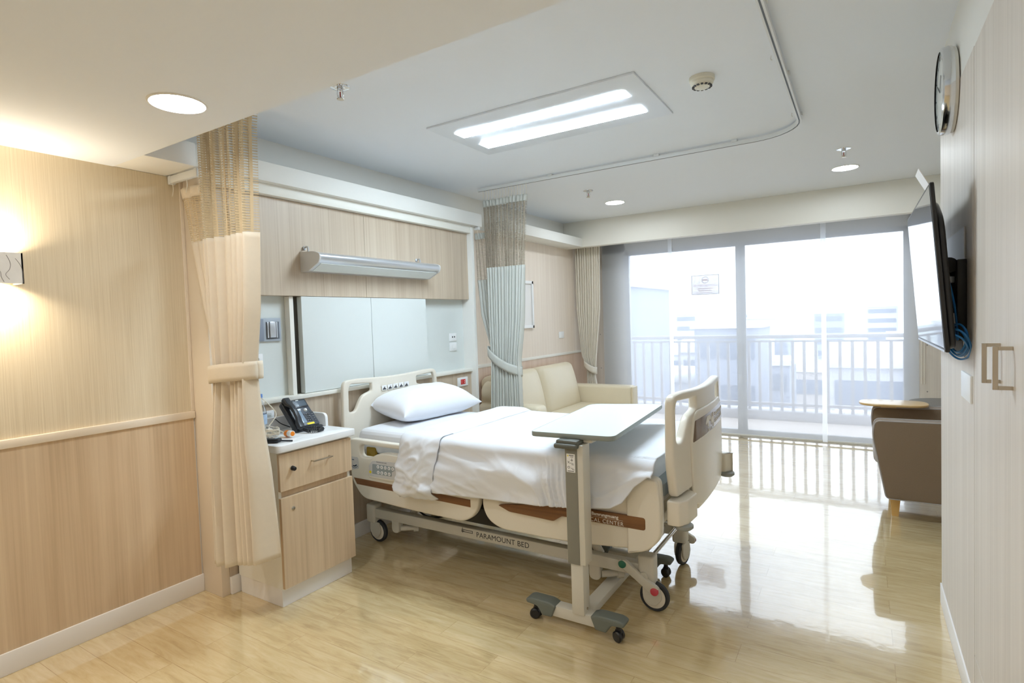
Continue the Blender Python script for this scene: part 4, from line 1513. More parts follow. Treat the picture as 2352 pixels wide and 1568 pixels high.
def pillow():
    hx, hy, hz = 0.19, 0.375, 0.122
    m = MB()
    n = 56
    rot = Matrix.Rotation(radians(-6), 3, 'Z') @ Matrix.Rotation(radians(8), 3, 'Y')
    c0 = Vector((-2.75, 3.165, 0.902))

    def side(sg):
        def f(u, v):
            a, b = 2 * u - 1, 2 * v - 1
            a = a * (1.5 - 0.5 * a * a)
            b = b * (1.5 - 0.5 * b * b)
            t = max(0.0, 1 - abs(a) ** 3.2) ** 0.5 * max(0.0, 1 - abs(b) ** 4.5) ** 0.5
            t *= 0.80 + 0.20 * (1 - a * a) * (1 - b * b)
            x = a * hx * (1 - 0.05 * (1 - b * b)) * (1 + 0.10 * (abs(b) ** 8))
            y = b * hy * (1 - 0.04 * (1 - a * a)) * (1 + 0.05 * (abs(a) ** 8))
            w = noise.noise((a * 1.8, b * 2.6, 4 + sg)) * 0.012 + noise.noise((a * 5, b * 6, 9)) * 0.004
            z = sg * hz * t * (1.12 if sg > 0 else 0.88) + w * t
            p = rot @ Vector((x, y, z)) + c0
            # the underside settles on the mattress, the back on the head board
            if p.z < 0.812:
                p.z = 0.812 + (p.z - 0.812) * 0.05
            if p.x < -2.935 and p.z < 1.1:
                p.x = -2.935 + (p.x + 2.935) * 0.05
            return p
        return f
    m.grid(side(1), n, n)
    m.grid(side(-1), n, n)
    bmesh.ops.remove_doubles(m.bm, verts=m.bm.verts, dist=0.0008)
    return m


tag(pillow().build('pillow', 'pillow_white', origin=(-2.745, 3.175, 0.806), sharp=170), 'plump white pillow leaning against the head board on the bed', 'pillow')

HEM = [(-2.40, 0.492), (-2.12, 0.512), (-1.9, 0.517), (-1.55, 0.532), (-1.29, 0.55), (-1.17, 0.566), (-1.02, 0.588), (-0.965, 0.62), (-0.91, 0.70), (-0.855, 0.745), (-0.80, 0.79)]
HEMF = [(-2.40, 0.52), (-0.8, 0.55)]


def blanket_pt(x, s, off, hem_near, puff=0.0, seed=0.0):
    """s from 0 (far hem) over the top to 1 (near hem)"""
    zt = 0.812 + off
    yn, yf = 2.524 - off, 3.598 + off
    rr = 0.045
    hn = interp(hem_near, x)
    hf = interp(HEMF, x)
    La, Lt, Lb = max(0.02, zt - hf - rr), yf - yn - 2 * rr, max(0.02, zt - hn - rr)
    arc = rr * pi / 2
    tot = La + Lt + Lb + 2 * arc
    d = s * tot
    if d < La:
        p = (yf + 0.02 * (1 - d / La), hf + d)
        nrm, zone = (1, 0), 0
    elif d < La + arc:
        a = (d - La) / rr
        p = (yf - rr + rr * cos(a), zt - rr + rr * sin(a))
        nrm, zone = (cos(a), sin(a)), 0
    elif d < La + arc + Lt:
        p = (yf - rr - (d - La - arc), zt)
        nrm, zone = (0, 1), 1
    elif d < La + 2 * arc + Lt:
        a = pi / 2 + (d - La - arc - Lt) / rr
        p = (yn + rr + rr * cos(a), zt - rr + rr * sin(a))
        nrm, zone = (cos(a), sin(a)), 2
    else:
        k = (d - La - 2 * arc - Lt) / Lb
        p = (yn - 0.028 * smoothstep(0, 0.5, k) - 0.006 * k, zt - rr - k * Lb)
        nrm, zone = (-1, 0.15), 2
    y, z = p
    w = 0.0
    if zone == 2:
        k = max(0.0, (zt - z) / 0.30)
        # long diagonal folds sweeping down towards the middle of the bed
        g = (z - 0.62) * 9.0 + (x + 1.6) * (2.4 if x > -1.55 else -1.6)
        th = -0.33 + 0.95 * smoothstep(-1.45, -1.05, x)
        pp, qq = x * cos(th) + z * sin(th), -x * sin(th) + z * cos(th)
        r2 = max(0.0, 1 - 2.6 * abs(noise.noise((pp * 1.3, qq * 6.5, seed + 4))))
        r3 = max(0.0, 1 - 2.6 * abs(noise.noise((pp * 2.6 + 5, qq * 15.0, seed + 9))))
        w += k * (0.030 * r2 ** 1.6 + 0.013 * r3 ** 1.6)
        w += 0.014 * k * sin(g * 2.2 + 2.6 * noise.noise((x * 2.0, z * 3.0, seed)))
        r_ = 1 - abs(noise.noise((x * 2.2 + z * 5.0 * (1 if x > -1.6 else -1), z * 5.0, seed + 2)))
        w += 0.03 * k * max(0.0, r_ - 0.62)
        w += 0.018 * k * noise.noise((x * 3.2 + z * 4.0, z * 6.0, seed + 2))
        w += 0.012 * k * noise.noise((x * 9 + z * 9, z * 12.0, seed + 5))
        w = max(w, -0.004)
    elif zone == 1:
        w += 0.006 * noise.noise((x * 2.3, y * 2.6, seed)) + 0.003 * noise.noise((x * 7, y * 6, seed + 3))
        if x > -1.05:
            w += 0.012 * smoothstep(-1.05, -0.85, x) * (0.5 + noise.noise((x * 5, y * 5, 6)))
        w = abs(w) * 0.8
    else:
        w += 0.008 * noise.noise((x * 4, z * 5, seed + 7))
        w = abs(w)
    return (x, y + nrm[0] * (w + puff), z + nrm[1] * (w + puff))


bk = thing('blanket', 'smooth white blanket draped over the bed with a turned-down top', 'blanket', (-1.6, YC, 0.82))
MB().grid(lambda u, v: blanket_pt(-2.30 + 1.475 * u, v, 0.006, HEM), 220, 240).build('cover', 'linen', bk, sharp=180, thick=0.006)
FH = [(-2.42, 0.462), (-2.25, 0.468), (-2.10, 0.478)]


def fold(u, v):
    x = -2.385 + 0.285 * u
    e = (1 - abs(2 * u - 1) ** 4)
    x += 0.016 * noise.noise((v * 5, u * 2, 3.3)) * (1 if v > 0.7 else 0.3)
    hem = [(-3, 0.468 + 0.012 * noise.noise((u * 6, 1.0, 8.0)))]
    x2, y, z = blanket_pt(x, v, 0.016, hem, 0.0, 11.0)
    pf = 0.016 * e
    if v > 0.72:
        k = smoothstep(0.72, 0.85, v)
        pf += k * (0.018 * e + 0.012 * noise.noise((u * 5.0, z * 10.0, 2.2)) + 0.014 * e * max(0.0, 1 - 2.4 * abs(noise.noise((u * 2.0 + z * 6, z * 16.0 - u * 3, 7.2)))))
        x2 += 0.02 * k * (u - 0.5) * sin(9 * z)
        y -= pf
        if v > 0.965:
            y += 0.028 * ((v - 0.965) / 0.035) ** 2
    else:
        z += pf * 0.7 - 0.006 * smoothstep(0.8, 1.0, u)
    return (x2, y, z)


MB().grid(fold, 70, 220).build('turned_down_fold', 'linen', bk, sharp=180, thick=0.006)

# ================================================================== OVERBED TABLE
ob = thing('overbed_table', 'white-topped overbed table on a grey mast rolled over the bed', 'overbed table', (-1.17, 2.39, 0))
top = rounded([(-1.385, 2.358), (-0.968, 2.392), (-1.045, 3.402), (-1.462, 3.262)], [0.03, 0.045, 0.05, 0.06])
MB().prism(top, lambda u, v, w: (u, v, w), 0.931, 0.950, 0.0).build('table_top', 'table_white', ob)
edge_in = [(-1.215 + (u + 1.215) * 0.985, 2.86 + (v - 2.86) * 0.993) for (u, v) in top]
eo = MB()
n = len(top)
ringA = [(u, v, 0.929) for u, v in top]
eo.sweep(None, [[(-1.215 + (u + 1.215) * s, 2.86 + (v - 2.86) * (1 + (s - 1) * 0.45), z) for u, v in top] for s, z in ((1.0, 0.9275), (1.012, 0.931), (1.012, 0.947), (1.004, 0.9505))], close_ends=False)
eo.prism(top, lambda u, v, w: (u, v, w), 0.9265, 0.9312)
eo.build('edge_band', 'table_edge', ob)
MB().box(-1.20, -1.105, 2.352, 2.432, 0.335, 0.905, 0.006).build('outer_column', 'bed_metal', ob)
MB().box(-1.196, -1.134, 2.3485, 2.3535, 0.335, 0.905, 0.002).build('column_cover', 'mast_grey', ob)
MB().box(-1.186, -1.122, 2.356, 2.424, 0.09, 0.34, 0.004).build('inner_column', 'bed_metal', ob)
cl = MB()
cl.box(-1.236, -1.122, 2.33, 2.45, 0.902, 0.928, 0.010)
cl.box(-1.242, -1.124, 2.318, 2.42, 0.888, 0.912, 0.010, 3)
cl.build('column_collar', 'mast_collar', ob)
MB().box(-1.20, -1.08, 2.40, 3.2, 0.908, 0.930, 0.004).build('support_arm', 'bed_metal', ob)
st3 = MB().box(-1.188, -1.144, 2.3475, 2.349, 0.775, 0.862).build('warning_sticker', 'label_white', ob, flat=True)
q = on_front(2.3474, -1.188, 0.775)
ik = MB()
for (u0, u1, v0, v1) in ((0.014, 0.038, 0.078, 0.081), (0.02, 0.036, 0.072, 0.074), (0.028, 0.030, 0.052, 0.066), (0.020, 0.034, 0.056, 0.0575), (0.018, 0.036, 0.042, 0.0435), (0.026, 0.038, 0.036, 0.038), (0.022, 0.036, 0.018, 0.0195), (0.028, 0.040, 0.012, 0.014), (0.005, 0.038, 0.004, 0.0065)):
    rect(ik, q, u0, u1, v0, v1, 0.0006)
for sg_ in (1, -1):
    ik.obox((-1.188 + 0.011, 2.3471, 0.775 + 0.047), (0.0014, 0.0006, 0.015), Matrix.Rotation(sg_ * radians(42), 3, 'Y'))
ik.lathe([(0.0042, 0), (0.0058, 0), (0.0058, 0.0006), (0.0042, 0.0006), (0.0042, 0)], (-1.188 + 0.0115, 2.3474, 0.775 + 0.023), (0, -1, 0), 18)
ik.build('sticker_print', 'ink', st3)
wt = MB().prism([(0.004, 0.075), (0.012, 0.075), (0.008, 0.083)], q, 0.0, 0.0006)
wt.build('warning_triangle', 'label_yellow', st3)
bs = MB()
bs.box(-1.30, -1.04, 2.365, 2.425, 0.045, 0.098, 0.003)
bs.build('base_bar', 'bed_metal', ob)
MB().box(-1.185, -1.115, 2.42, 3.13, 0.05, 0.088, 0.003).build('base_beam', 'bed_metal', ob)
MB().box(-1.33, -1.02, 3.10, 3.16, 0.045, 0.095, 0.003).build('base_bar', 'bed_metal', ob)
MB().cyl((-1.122, 2.39, 0.115), (-1.117, 2.39, 0.115), 0.006, seg=12).build('bolt', 'satin_steel', ob)


def table_foot(x, y, sx):
    """end cap that steps over its twin-wheel caster"""
    prof = [(-0.085, 0.040), (-0.11, 0.098), (-0.075, 0.112), (0.035, 0.112), (0.060, 0.100), (0.055, 0.082), (-0.005, 0.078), (-0.032, 0.038)]
    pr = rounded(prof, [0.004, 0.01, 0.02, 0.02, 0.012, 0.012, 0.012, 0.006])
    m = MB().prism(pr, lambda u, v, w: (x + sx * u, y + w, v), -0.036, 0.036, 0.008)
    fo = m.build('foot_cap', 'foot_grey', ob)
    w_ = MB()
    for dy in (-0.0145, 0.0145):
        w_.lathe([(0, -0.011), (0.020, -0.011), (0.026, -0.006), (0.026, 0.006), (0.020, 0.011), (0, 0.011)], (x + sx * 0.018, y + dy, 0.026), (0.35 * sx, 1, 0), 22)
    w_.cyl((x + sx * 0.018, y, 0.03), (x + sx * 0.018, y, 0.082), 0.012, seg=14)
    w_.box(x + sx * 0.018 - 0.015, x + sx * 0.018 + 0.015, y - 0.009, y + 0.009, 0.022, 0.056, 0.006)
    w_.build('twin_caster', 'caster_black', fo)


table_foot(-1.385, 2.392, -1)
table_foot(-0.985, 2.392, 1)
table_foot(-1.41, 3.13, -1)
table_foot(-0.985, 3.13, 1)

# ================================================================== BEDSIDE CABINET
CX0, CX1, CY0, CY1 = -3.026, -2.63, 1.822, 2.308
cab = thing('bedside_cabinet', 'wood-fronted bedside cabinet with white sides and top beside the bed', 'bedside cabinet', (-2.83, 2.065, 0))
m = MB()
m.box(CX0, CX1, CY0, CY0 + 0.018, 0.098, 0.838, 0.001, 1)
m.box(CX0, CX1, CY1 - 0.018, CY1, 0.098, 0.838, 0.001, 1)
m.box(CX0, CX1 - 0.002, CY0 + 0.01, CY1 - 0.01, 0.1, 0.115)
m.box(CX0, CX0 + 0.01, CY0 + 0.01, CY1 - 0.01, 0.1, 0.838)
m.box(CX0, CX1 - 0.002, CY0 + 0.01, CY1 - 0.01, 0.82, 0.838)
m.build('carcass', 'warm_white', cab)
MB().box(CX0 + 0.05, CX1 - 0.004, CY0 + 0.016, CY1 - 0.016, 0.59, 0.628).build('divider', 'wood_warm', cab, flat=True)
MB().box(CX0 + 0.01, CX1 - 0.012, CY0 + 0.003, CY1 - 0.003, 0.0, 0.1, 0.001, 1).build('plinth', 'baseboard_white', cab)
ct = MB()
cpoly = rounded([(CX0, 1.803), (-2.592, 1.803), (-2.592, 2.332), (CX0, 2.332)], [0.002, 0.028, 0.012, 0.002], 5)
ct.prism(cpoly, lambda u, v, w: (u, v, w), 0.838, 0.878, 0.004)
ct.build('countertop', 'plate_white', cab)
sp = MB()
sp.box(CX0, CX0 + 0.02, 1.803, 2.332, 0.876, 0.958, 0.003)
sp.prism(rounded([(CX0, 0.876), (CX0, 0.958), (-2.83, 0.958), (-2.83, 0.876)], [0.002, 0.002, 0.035, 0.002]), lambda u, v, w: (u, 2.322 + w, v), -0.01, 0.01, 0.003)
sp.build('splash_edge', 'plate_white', cab)
dw = MB().box(CX1, CX1 + 0.019, CY0, CY1 + 0.004, 0.628, 0.826, 0.0012, 1).build('drawer', 'wood_warm', cab)
h = MB()
h.tube([(CX1 + 0.019, 2.025, 0.752), (CX1 + 0.046, 2.025, 0.752)], 0.004, 8, smooth=False)
h.tube([(CX1 + 0.019, 2.145, 0.752), (CX1 + 0.046, 2.145, 0.752)], 0.004, 8, smooth=False)
h.box(CX1 + 0.04, CX1 + 0.05, 2.018, 2.152, 0.748, 0.756, 0.002)
h.build('handle', 'satin_steel', dw)
kl = MB()
kl.cyl((CX1 + 0.019, 1.897, 0.742), (CX1 + 0.026, 1.897, 0.742), 0.013, seg=20)
kl.build('lock', 'chrome', dw)
MB().cyl((CX1 + 0.025, 1.897, 0.742), (CX1 + 0.048, 1.897, 0.740), 0.013, 0.011, seg=20, bev=0.002).build('lock_knob', 'caster_black', dw)
do = MB().box(CX1, CX1 + 0.019, CY0, CY1 + 0.006, 0.104, 0.592, 0.0012, 1).build('door', 'wood_warm', cab)
MB().lathe([(0, 0.004), (0.006, 0.004), (0.011, 0.003), (0.012, 0.0)], (CX1 + 0.019, 1.895, 0.523), (1, 0, 0), 20).build('lock', 'chrome', do)

# ------------------------------------------------------------------ things on the cabinet
ZT = 0.878
# desk telephone: local frame, x' to the right of its keys, y' up the slope
tel = thing('telephone', 'black desk telephone with screen and yellow strip on the bedside cabinet', 'telephone', (-2.87, 2.16, ZT))
fwd = Vector((1.0, 0.04, 0)).normalized()     # the way the keys face
rgt = Vector((-fwd.y, fwd.x, 0))                # towards the right of the keys
p_org = Vector((-2.81, 2.085, ZT + 0.018))
tilt = radians(50)
upv = (-fwd * cos(tilt) + Vector((0, 0, 1)) * sin(tilt)).normalized()
nrm = rgt.cross(upv).normalized()


def ph(u, v, w):
    return tuple(p_org + rgt * (u * 0.90) + upv * v + nrm * w)


body = rounded([(0, 0), (0.195, 0), (0.195, 0.09), (0.188, 0.10), (0.188, 0.205), (0.0, 0.205)], [0.012, 0.012, 0.004, 0.006, 0.025, 0.02])
MB().prism(body, ph, -0.030, 0.004, 0.006).build('body', 'phone_black', tel)
MB().prism(rounded([(0.058, 0.008), (0.19, 0.008), (0.19, 0.095), (0.184, 0.105), (0.184, 0.198), (0.058, 0.198)], 0.008), ph, 0.003, 0.012, 0.004).build('face_plate', 'phone_grey', tel)
MB().prism(rounded([(0.070, 0.137), (0.178, 0.137), (0.178, 0.192), (0.070, 0.192)], 0.006), ph, 0.011, 0.0165, 0.002).build('screen_bezel', 'phone_black', tel)
MB().prism(rounded([(0.082, 0.146), (0.168, 0.146), (0.168, 0.184), (0.082, 0.184)], 0.003), ph, 0.016, 0.0172, 0.0003).build('screen', 'phone_screen', tel)
MB().prism(rounded([(0.066, 0.030), (0.098, 0.030), (0.098, 0.118), (0.066, 0.118)], 0.004), ph, 0.0115, 0.0135, 0.0005).build('name_list', 'phone_list', tel)
MB().prism([(0.060, 0.119), (0.104, 0.119), (0.104, 0.130), (0.060, 0.130)], ph, 0.0115, 0.013).build('name_strip', 'label_white', tel)
MB().prism([(0.100, 0.186), (0.122, 0.186), (0.122, 0.191), (0.100, 0.191)], ph, 0.0163, 0.0168).build('maker_mark', 'label_white', tel)
kb = MB()
for r_ in range(4):
    for c_ in range(3):
        kb.prism(rounded([(0.106 + 0.0165 * c_, 0.036 + 0.0145 * r_), (0.119 + 0.0165 * c_, 0.036 + 0.0145 * r_), (0.119 + 0.0165 * c_, 0.046 + 0.0145 * r_), (0.106 + 0.0165 * c_, 0.046 + 0.0145 * r_)], 0.002, 2), ph, 0.011, 0.0155, 0.001, seg=1)
for r_ in range(5):
    kb.prism(rounded([(0.164, 0.030 + 0.0155 * r_), (0.182, 0.030 + 0.0155 * r_), (0.182, 0.039 + 0.0155 * r_), (0.164, 0.039 + 0.0155 * r_)], 0.002, 2), ph, 0.011, 0.0145, 0.001, seg=1)
kb.build('keypad', 'phone_black', tel)
km = MB()
for r_ in range(4):
    for c_ in range(3):
        km.prism([(0.110 + 0.0165 * c_, 0.0395 + 0.0145 * r_), (0.115 + 0.0165 * c_, 0.0395 + 0.0145 * r_), (0.115 + 0.0165 * c_, 0.0425 + 0.0145 * r_), (0.110 + 0.0165 * c_, 0.0425 + 0.0145 * r_)], ph, 0.0154, 0.0158)
for r_ in range(5):
    km.prism([(0.168, 0.033 + 0.0155 * r_), (0.178, 0.033 + 0.0155 * r_), (0.178, 0.0355 + 0.0155 * r_), (0.168, 0.0355 + 0.0155 * r_)], ph, 0.0144, 0.0148)
km.build('key_print', 'ink_grey', tel)
MB().lathe([(0, 0.004), (0.006, 0.004), (0.0075, 0.002), (0.009, 0.003), (0.0125, 0.003), (0.0135, 0.0)], ph(0.136, 0.115, 0.0115), nrm, 24).build('navigation_key', 'chrome', tel)
MB().prism([(0.092, 0.012), (0.150, 0.012), (0.150, 0.025), (0.092, 0.025)], ph, 0.0118, 0.0128).build('yellow_strip', 'label_yellow', tel)
ft = MB()
a0, a1 = Vector(ph(0.085, 0.15, -0.028)), Vector(ph(0.175, 0.15, -0.028))
for p in (a0, a1):
    ft.tube([p, (p.x - 0.01, p.y, ZT + 0.05), (p.x + 0.01, p.y, ZT + 0.006)], 0.010, 8)
ft.obox(p_org + rgt * 0.097 + Vector((0, 0, -0.008)) - fwd * 0.02, (0.05, 0.19, 0.018), Matrix((tuple(fwd), tuple(rgt), (0, 0, 1))).transposed(), 0.004)
ft.build('stand', 'phone_black', tel)
hs = MB()


def hs_ring(v, wd, t, off):
    pts = rounded([(-wd / 2, -t / 2), (wd / 2, -t / 2), (wd / 2, t / 2), (-wd / 2, t / 2)], min(wd, t) * 0.35, 4)
    return [ph(0.029 + a, v, off + b) for a, b in pts]


hs.sweep(None, [hs_ring(v, wd, t, o_) for v, wd, t, o_ in ((-0.006, 0.030, 0.018, 0.014), (0.0, 0.046, 0.030, 0.016), (0.035, 0.048, 0.032, 0.018), (0.058, 0.036, 0.022, 0.034), (0.10, 0.034, 0.020, 0.040), (0.145, 0.036, 0.022, 0.036), (0.168, 0.048, 0.034, 0.020), (0.208, 0.048, 0.032, 0.018), (0.216, 0.032, 0.020, 0.014))])
hs.build('handset', 'phone_black', tel)
coil = []
c0 = Vector(ph(0.06, -0.01, 0.0))
cpts = [Vector((-2.775, 2.11, ZT + 0.02)), Vector((-2.735, 2.115, ZT + 0.014)), Vector((-2.70, 2.15, ZT + 0.013)), Vector((-2.715, 2.195, ZT + 0.013)), Vector((-2.76, 2.20, ZT + 0.014)), Vector((-2.79, 2.17, ZT + 0.02))]
N_ = 150
for k in range(N_ + 1):
    t = k / N_ * (len(cpts) - 1)
    i = min(int(t), len(cpts) - 2)
    fr_ = t - i
    p = cpts[i].lerp(cpts[i + 1], fr_)
    d_ = (cpts[i + 1] - cpts[i]).normalized()
    s1 = d_.cross(Vector((0, 0, 1))).normalized()
    a = k * 2 * pi / 6
    coil.append(p + s1 * 0.010 * cos(a) + Vector((0, 0, 1)) * 0.010 * sin(a))
MB().tube(coil, 0.0028, 5, smooth=False).build('coiled_cord', 'phone_black', tel)
MB().tube([(-3.033, 2.075, 0.945), (-3.00, 2.08, 0.95), (-2.97, 2.10, 0.92), (-2.94, 2.14, 0.895)], 0.003, 6).build('line_cord', 'phone_black', tel)

# nurse call handset with its cable
nc = thing('nurse_call', 'white nurse call handset with orange button and coiled cable on the cabinet', 'nurse call', (-2.80, 2.0, ZT))
nd = Vector((0.86, -0.10, 0.06)).normalized()
n0 = Vector((-2.785, 1.99, ZT + 0.02))
MB().lathe([(0, 0), (0.009, 0.0), (0.0145, 0.012), (0.0175, 0.03), (0.0175, 0.078), (0.0155, 0.082), (0, 0.082)], n0, nd, 24).build('grip', 'plate_white', nc)
MB().lathe([(0, 0.0015), (0.0125, 0.001), (0.0135, -0.001)], n0 + nd * 0.0822, nd, 24).build('call_button', 'orange', nc)
MB().lathe([(0.0178, 0.018), (0.0186, 0.022), (0.0186, 0.044), (0.0178, 0.048)], n0, nd, 24).build('orange_sleeve', 'orange', nc)
cb = [n0, n0 + Vector((-0.03, -0.01, 0.012))]
rr_ = random.Random(4)
for k in range(26):
    a = k * 0.5 * pi
    cb.append(Vector((-2.865 + 0.058 * cos(a) * (0.8 + 0.3 * rr_.random()), 1.965 + 0.030 * sin(a) * (0.7 + 0.6 * rr_.random()), ZT + 0.012 + 0.011 * (k % 5) * 0.8 + 0.006 * sin(k))))
cb += [Vector((-2.93, 1.99, 0.92)), Vector((-2.93, 2.04, 0.98)), Vector((-2.98, 2.055, 1.02)), Vector((-3.04, 2.02, 1.09)), Vector((-3.085, 1.99, 1.17))]
MB().tube(cb, 0.0032, 6).build('cable', 'cable_white', nc)
MB().tube([(-2.868, 1.95 + 0.022 * cos(a), ZT + 0.024 + 0.02 * sin(a)) for a in [2 * pi * k / 10 for k in range(10)]], 0.006, 6, closed=True).build('cable_tie', 'cable_white', nc)

rm = thing('remote_control', 'dark grey remote control lying on the cabinet at the curtain edge', 'remote control', (-2.73, 1.84, ZT))
rx = Matrix.Rotation(radians(28), 3, 'Z')
MB().obox((-2.735, 1.842, ZT + 0.013), (0.15, 0.045, 0.022), rx, 0.008, 3).build('body', 'phone_black', rm)
b2 = MB()
for i in range(4):
    for j in range(3):
        b2.obox(Vector((-2.735, 1.842, ZT + 0.0245)) + rx @ Vector((-0.045 + 0.022 * i, -0.012 + 0.012 * j, 0)), (0.012, 0.007, 0.003), rx, 0.001, 1)
b2.build('buttons', 'ink_grey', rm)
MB().obox(Vector((-2.735, 1.842, ZT + 0.0245)) + rx @ Vector((0.055, -0.0, 0)), (0.006, 0.034, 0.002), rx).build('end_strip', 'phone_list', rm)
MB().tube([Vector((-2.735, 1.842, ZT + 0.010)) + rx @ Vector((0.073, 0.004, 0)), (-2.655, 1.895, ZT + 0.008), (-2.63, 1.925, ZT + 0.004)], 0.005, 6).build('wrist_strap', 'phone_black', rm)

pa = MB().box(-2.86, -2.665, 1.86, 2.005, ZT + 0.0002, ZT + 0.0015)
tag(pa.build('paper_sheet', 'label_white', flat=True), 'thin white paper sheet under the nurse call cable', 'paper')

bt_ = thing('water_bottle', 'clear plastic water bottle half hidden behind the near curtain', 'bottle', (-2.905, 1.925, ZT))
MB().lathe([(0, 0.004), (0.026, 0), (0.032, 0.006), (0.032, 0.05), (0.030, 0.055), (0.032, 0.06), (0.032, 0.14), (0.030, 0.16), (0.014, 0.20), (0.013, 0.225)], (-2.905, 1.925, ZT), seg=28).build('shell', 'clear_plastic', bt_)
MB().lathe([(0.0325, 0.075), (0.0328, 0.076), (0.0328, 0.13), (0.0325, 0.131)], (-2.905, 1.925, ZT), seg=28).build('label_band', pmat('bottle_label', (176, 200, 226), 0.4, var=0.25, vscale=60), bt_)
MB().lathe([(0, 0.246), (0.014, 0.246), (0.015, 0.244), (0.015, 0.226), (0, 0.226)], (-2.905, 1.925, ZT), seg=24).build('cap', pmat('cap_blue', (90, 130, 196), 0.4, var=0.02), bt_)

# ================================================================== ON THE BEDHEAD WALL
bl = thing('reading_light', 'long silver bed reading light mounted on the upper wood panel', 'wall light', (-3.0, 2.93, 1.85))
prof = rounded([(-3.034, 1.972), (-2.90, 1.966), (-2.845, 1.945), (-2.858, 1.898), (-2.965, 1.848), (-3.034, 1.846)], [0.002, 0.03, 0.045, 0.03, 0.01, 0.002], 8)
MB().prism(prof, lambda u, v, w: (u, w, v), 2.352, 3.505, 0.0).build('housing', 'aluminium', bl, sharp=30)
for y in (2.345, 3.512):
    MB().prism([(-3.0 + (a + 3.0) * 1.02, 1.905 + (b_ - 1.905) * 1.02) for a, b_ in prof], lambda u, v, w: (u, y + w, v), -0.006, 0.006, 0.001).build('end_cap', 'panel_grey', bl)
MB().prism([(-2.872, 1.8895), (-2.960, 1.8485), (-2.961, 1.851), (-2.873, 1.892)], lambda u, v, w: (u, w, v), 2.37, 3.49).build('lens', 'board_white', bl)
for (y, nme) in ((2.372, 0), (3.44, 1)):
    hk = MB()
    hk.lathe([(0.0, 0.0), (0.012, 0.0), (0.013, 0.006), (0.009, 0.010), (0, 0.010)], (-3.034, y, 2.0), (1, 0, 0), 20)
    hk.tube([(-3.028, y, 2.0), (-3.005, y, 2.006), (-2.994, y, 1.995), (-2.994, y, 1.965)], 0.006, 8)
    hk.build('pull_bracket', 'aluminium', bl)

pb_ = thing('panel_board', 'large white two-part wall board behind the head of the bed', 'wall board', (-3.07, 2.94, 1.07))
for (a, b) in ((2.335, 2.935), (2.938, 3.541)):
    MB().box(-3.082, -3.038, a, b, 1.071, 1.692, 0.0015, 1).build('board', 'board_white', pb_)
MB().box(-3.11, -3.06, 2.262, 2.292, 1.068, 1.692, 0.001, 1).build('side_post', 'warm_white', pb_)
MB().box(-3.112, -3.082, 2.315, 3.53, 1.071, 1.69).build('dark_backing', 'gap_dark', pb_, flat=True)


def plate(name, lab, cat, x, y0, y1, z0, z1, grp=None, th=0.009):
    t = thing(name, lab, cat, (x, (y0 + y1) / 2, z0), grp)
    MB().box(x - 0.001, x + th, y0, y1, z0, z1, 0.003).build('cover_plate', 'plate_white', t)
    return t


XB = -3.112
gs = thing('medical_gas_outlet', 'grey recessed medical rail unit with two metal slots beside the white board', 'medical outlet', (XB, 2.13, 1.415))
MB().box(XB, XB + 0.014, 2.01, 2.222, 1.415, 1.558, 0.002).build('housing', 'gas_plate', gs)
MB().box(XB + 0.012, XB + 0.018, 2.015, 2.10, 1.42, 1.553, 0.001).build('blank_half', 'gas_blue', gs)
MB().box(XB + 0.013, XB + 0.0155, 2.118, 2.208, 1.428, 1.535).build('recess', 'slot_dark', gs, flat=True)
rl = MB()
rl.box(XB + 0.014, XB + 0.030, 2.136, 2.176, 1.438, 1.535, 0.003)
rl.box(XB + 0.014, XB + 0.024, 2.182, 2.192, 1.436, 1.533, 0.002)
rl.box(XB + 0.014, XB + 0.024, 2.122, 2.132, 1.436, 1.533, 0.002)
rl.build('metal_rail', 'aluminium', gs)

pp_ = plate('call_socket', 'white nurse call wall plate with the cable plug, left of the white board', 'wall socket', XB, 2.02, 2.092, 1.205, 1.342)
mk = MB()
for (y, z) in ((2.052, 1.272), (2.066, 1.272)):
    mk.cyl((XB + 0.009, y, z), (XB + 0.0098, y, z), 0.003, seg=10)
mk.build('socket_holes', 'hole_dark', pp_)
pk = MB()
pk.box(XB + 0.008, XB + 0.026, 2.035, 2.065, 1.222, 1.252, 0.004)
pk.lathe([(0.011, 0), (0.014, 0.002), (0.014, 0.006), (0.011, 0.008)], (XB + 0.009, 2.05, 1.31), (1, 0, 0), 18)
pk.build('plug', 'ink_white', pp_)

s1 = plate('wall_socket', 'white two-hole wall plate above the switch, right of the white board', 'wall socket', XB, 3.925, 4.02, 1.325, 1.397, None)
mk = MB()
for y in (3.962, 3.99):
    mk.lathe([(0, 0.0012), (0.007, 0.0012), (0.008, 0)], (XB + 0.009, y, 1.362), (1, 0, 0), 14)
mk.build('socket_holes', 'hole_dark', s1)
s2 = plate('wall_switch', 'white rocker switch under the two-hole plate, right of the white board', 'switch', XB, 3.925, 4.02, 1.238, 1.312, None)
MB().box(XB + 0.008, XB + 0.0125, 3.955, 3.995, 1.255, 1.297, 0.002).build('rocker', 'plate_white', s2)
s3 = plate('wall_socket', 'white plate with red emergency socket on the wood panel by the bed', 'wall socket', -3.04, 3.925, 4.072, 0.92, 1.0, None)
MB().box(-3.033, -3.0285, 3.965, 4.032, 0.938, 0.982, 0.001).build('red_insert', 'socket_red', s3)
mk = MB()
for y in (3.978, 4.018):
    for z in (0.952, 0.968):
        mk.box(-3.029, -3.0278, y - 0.003, y + 0.003, z - 0.004, z + 0.004)
mk.build('socket_slots', 'ink_white', s3)
s4 = plate('wall_socket', 'white telephone wall socket behind the black desk telephone', 'wall socket', -3.04, 1.98, 2.10, 0.885, 1.0, None)
mk = MB()
mk.box(-3.0315, -3.030, 2.0, 2.035, 0.90, 0.985)
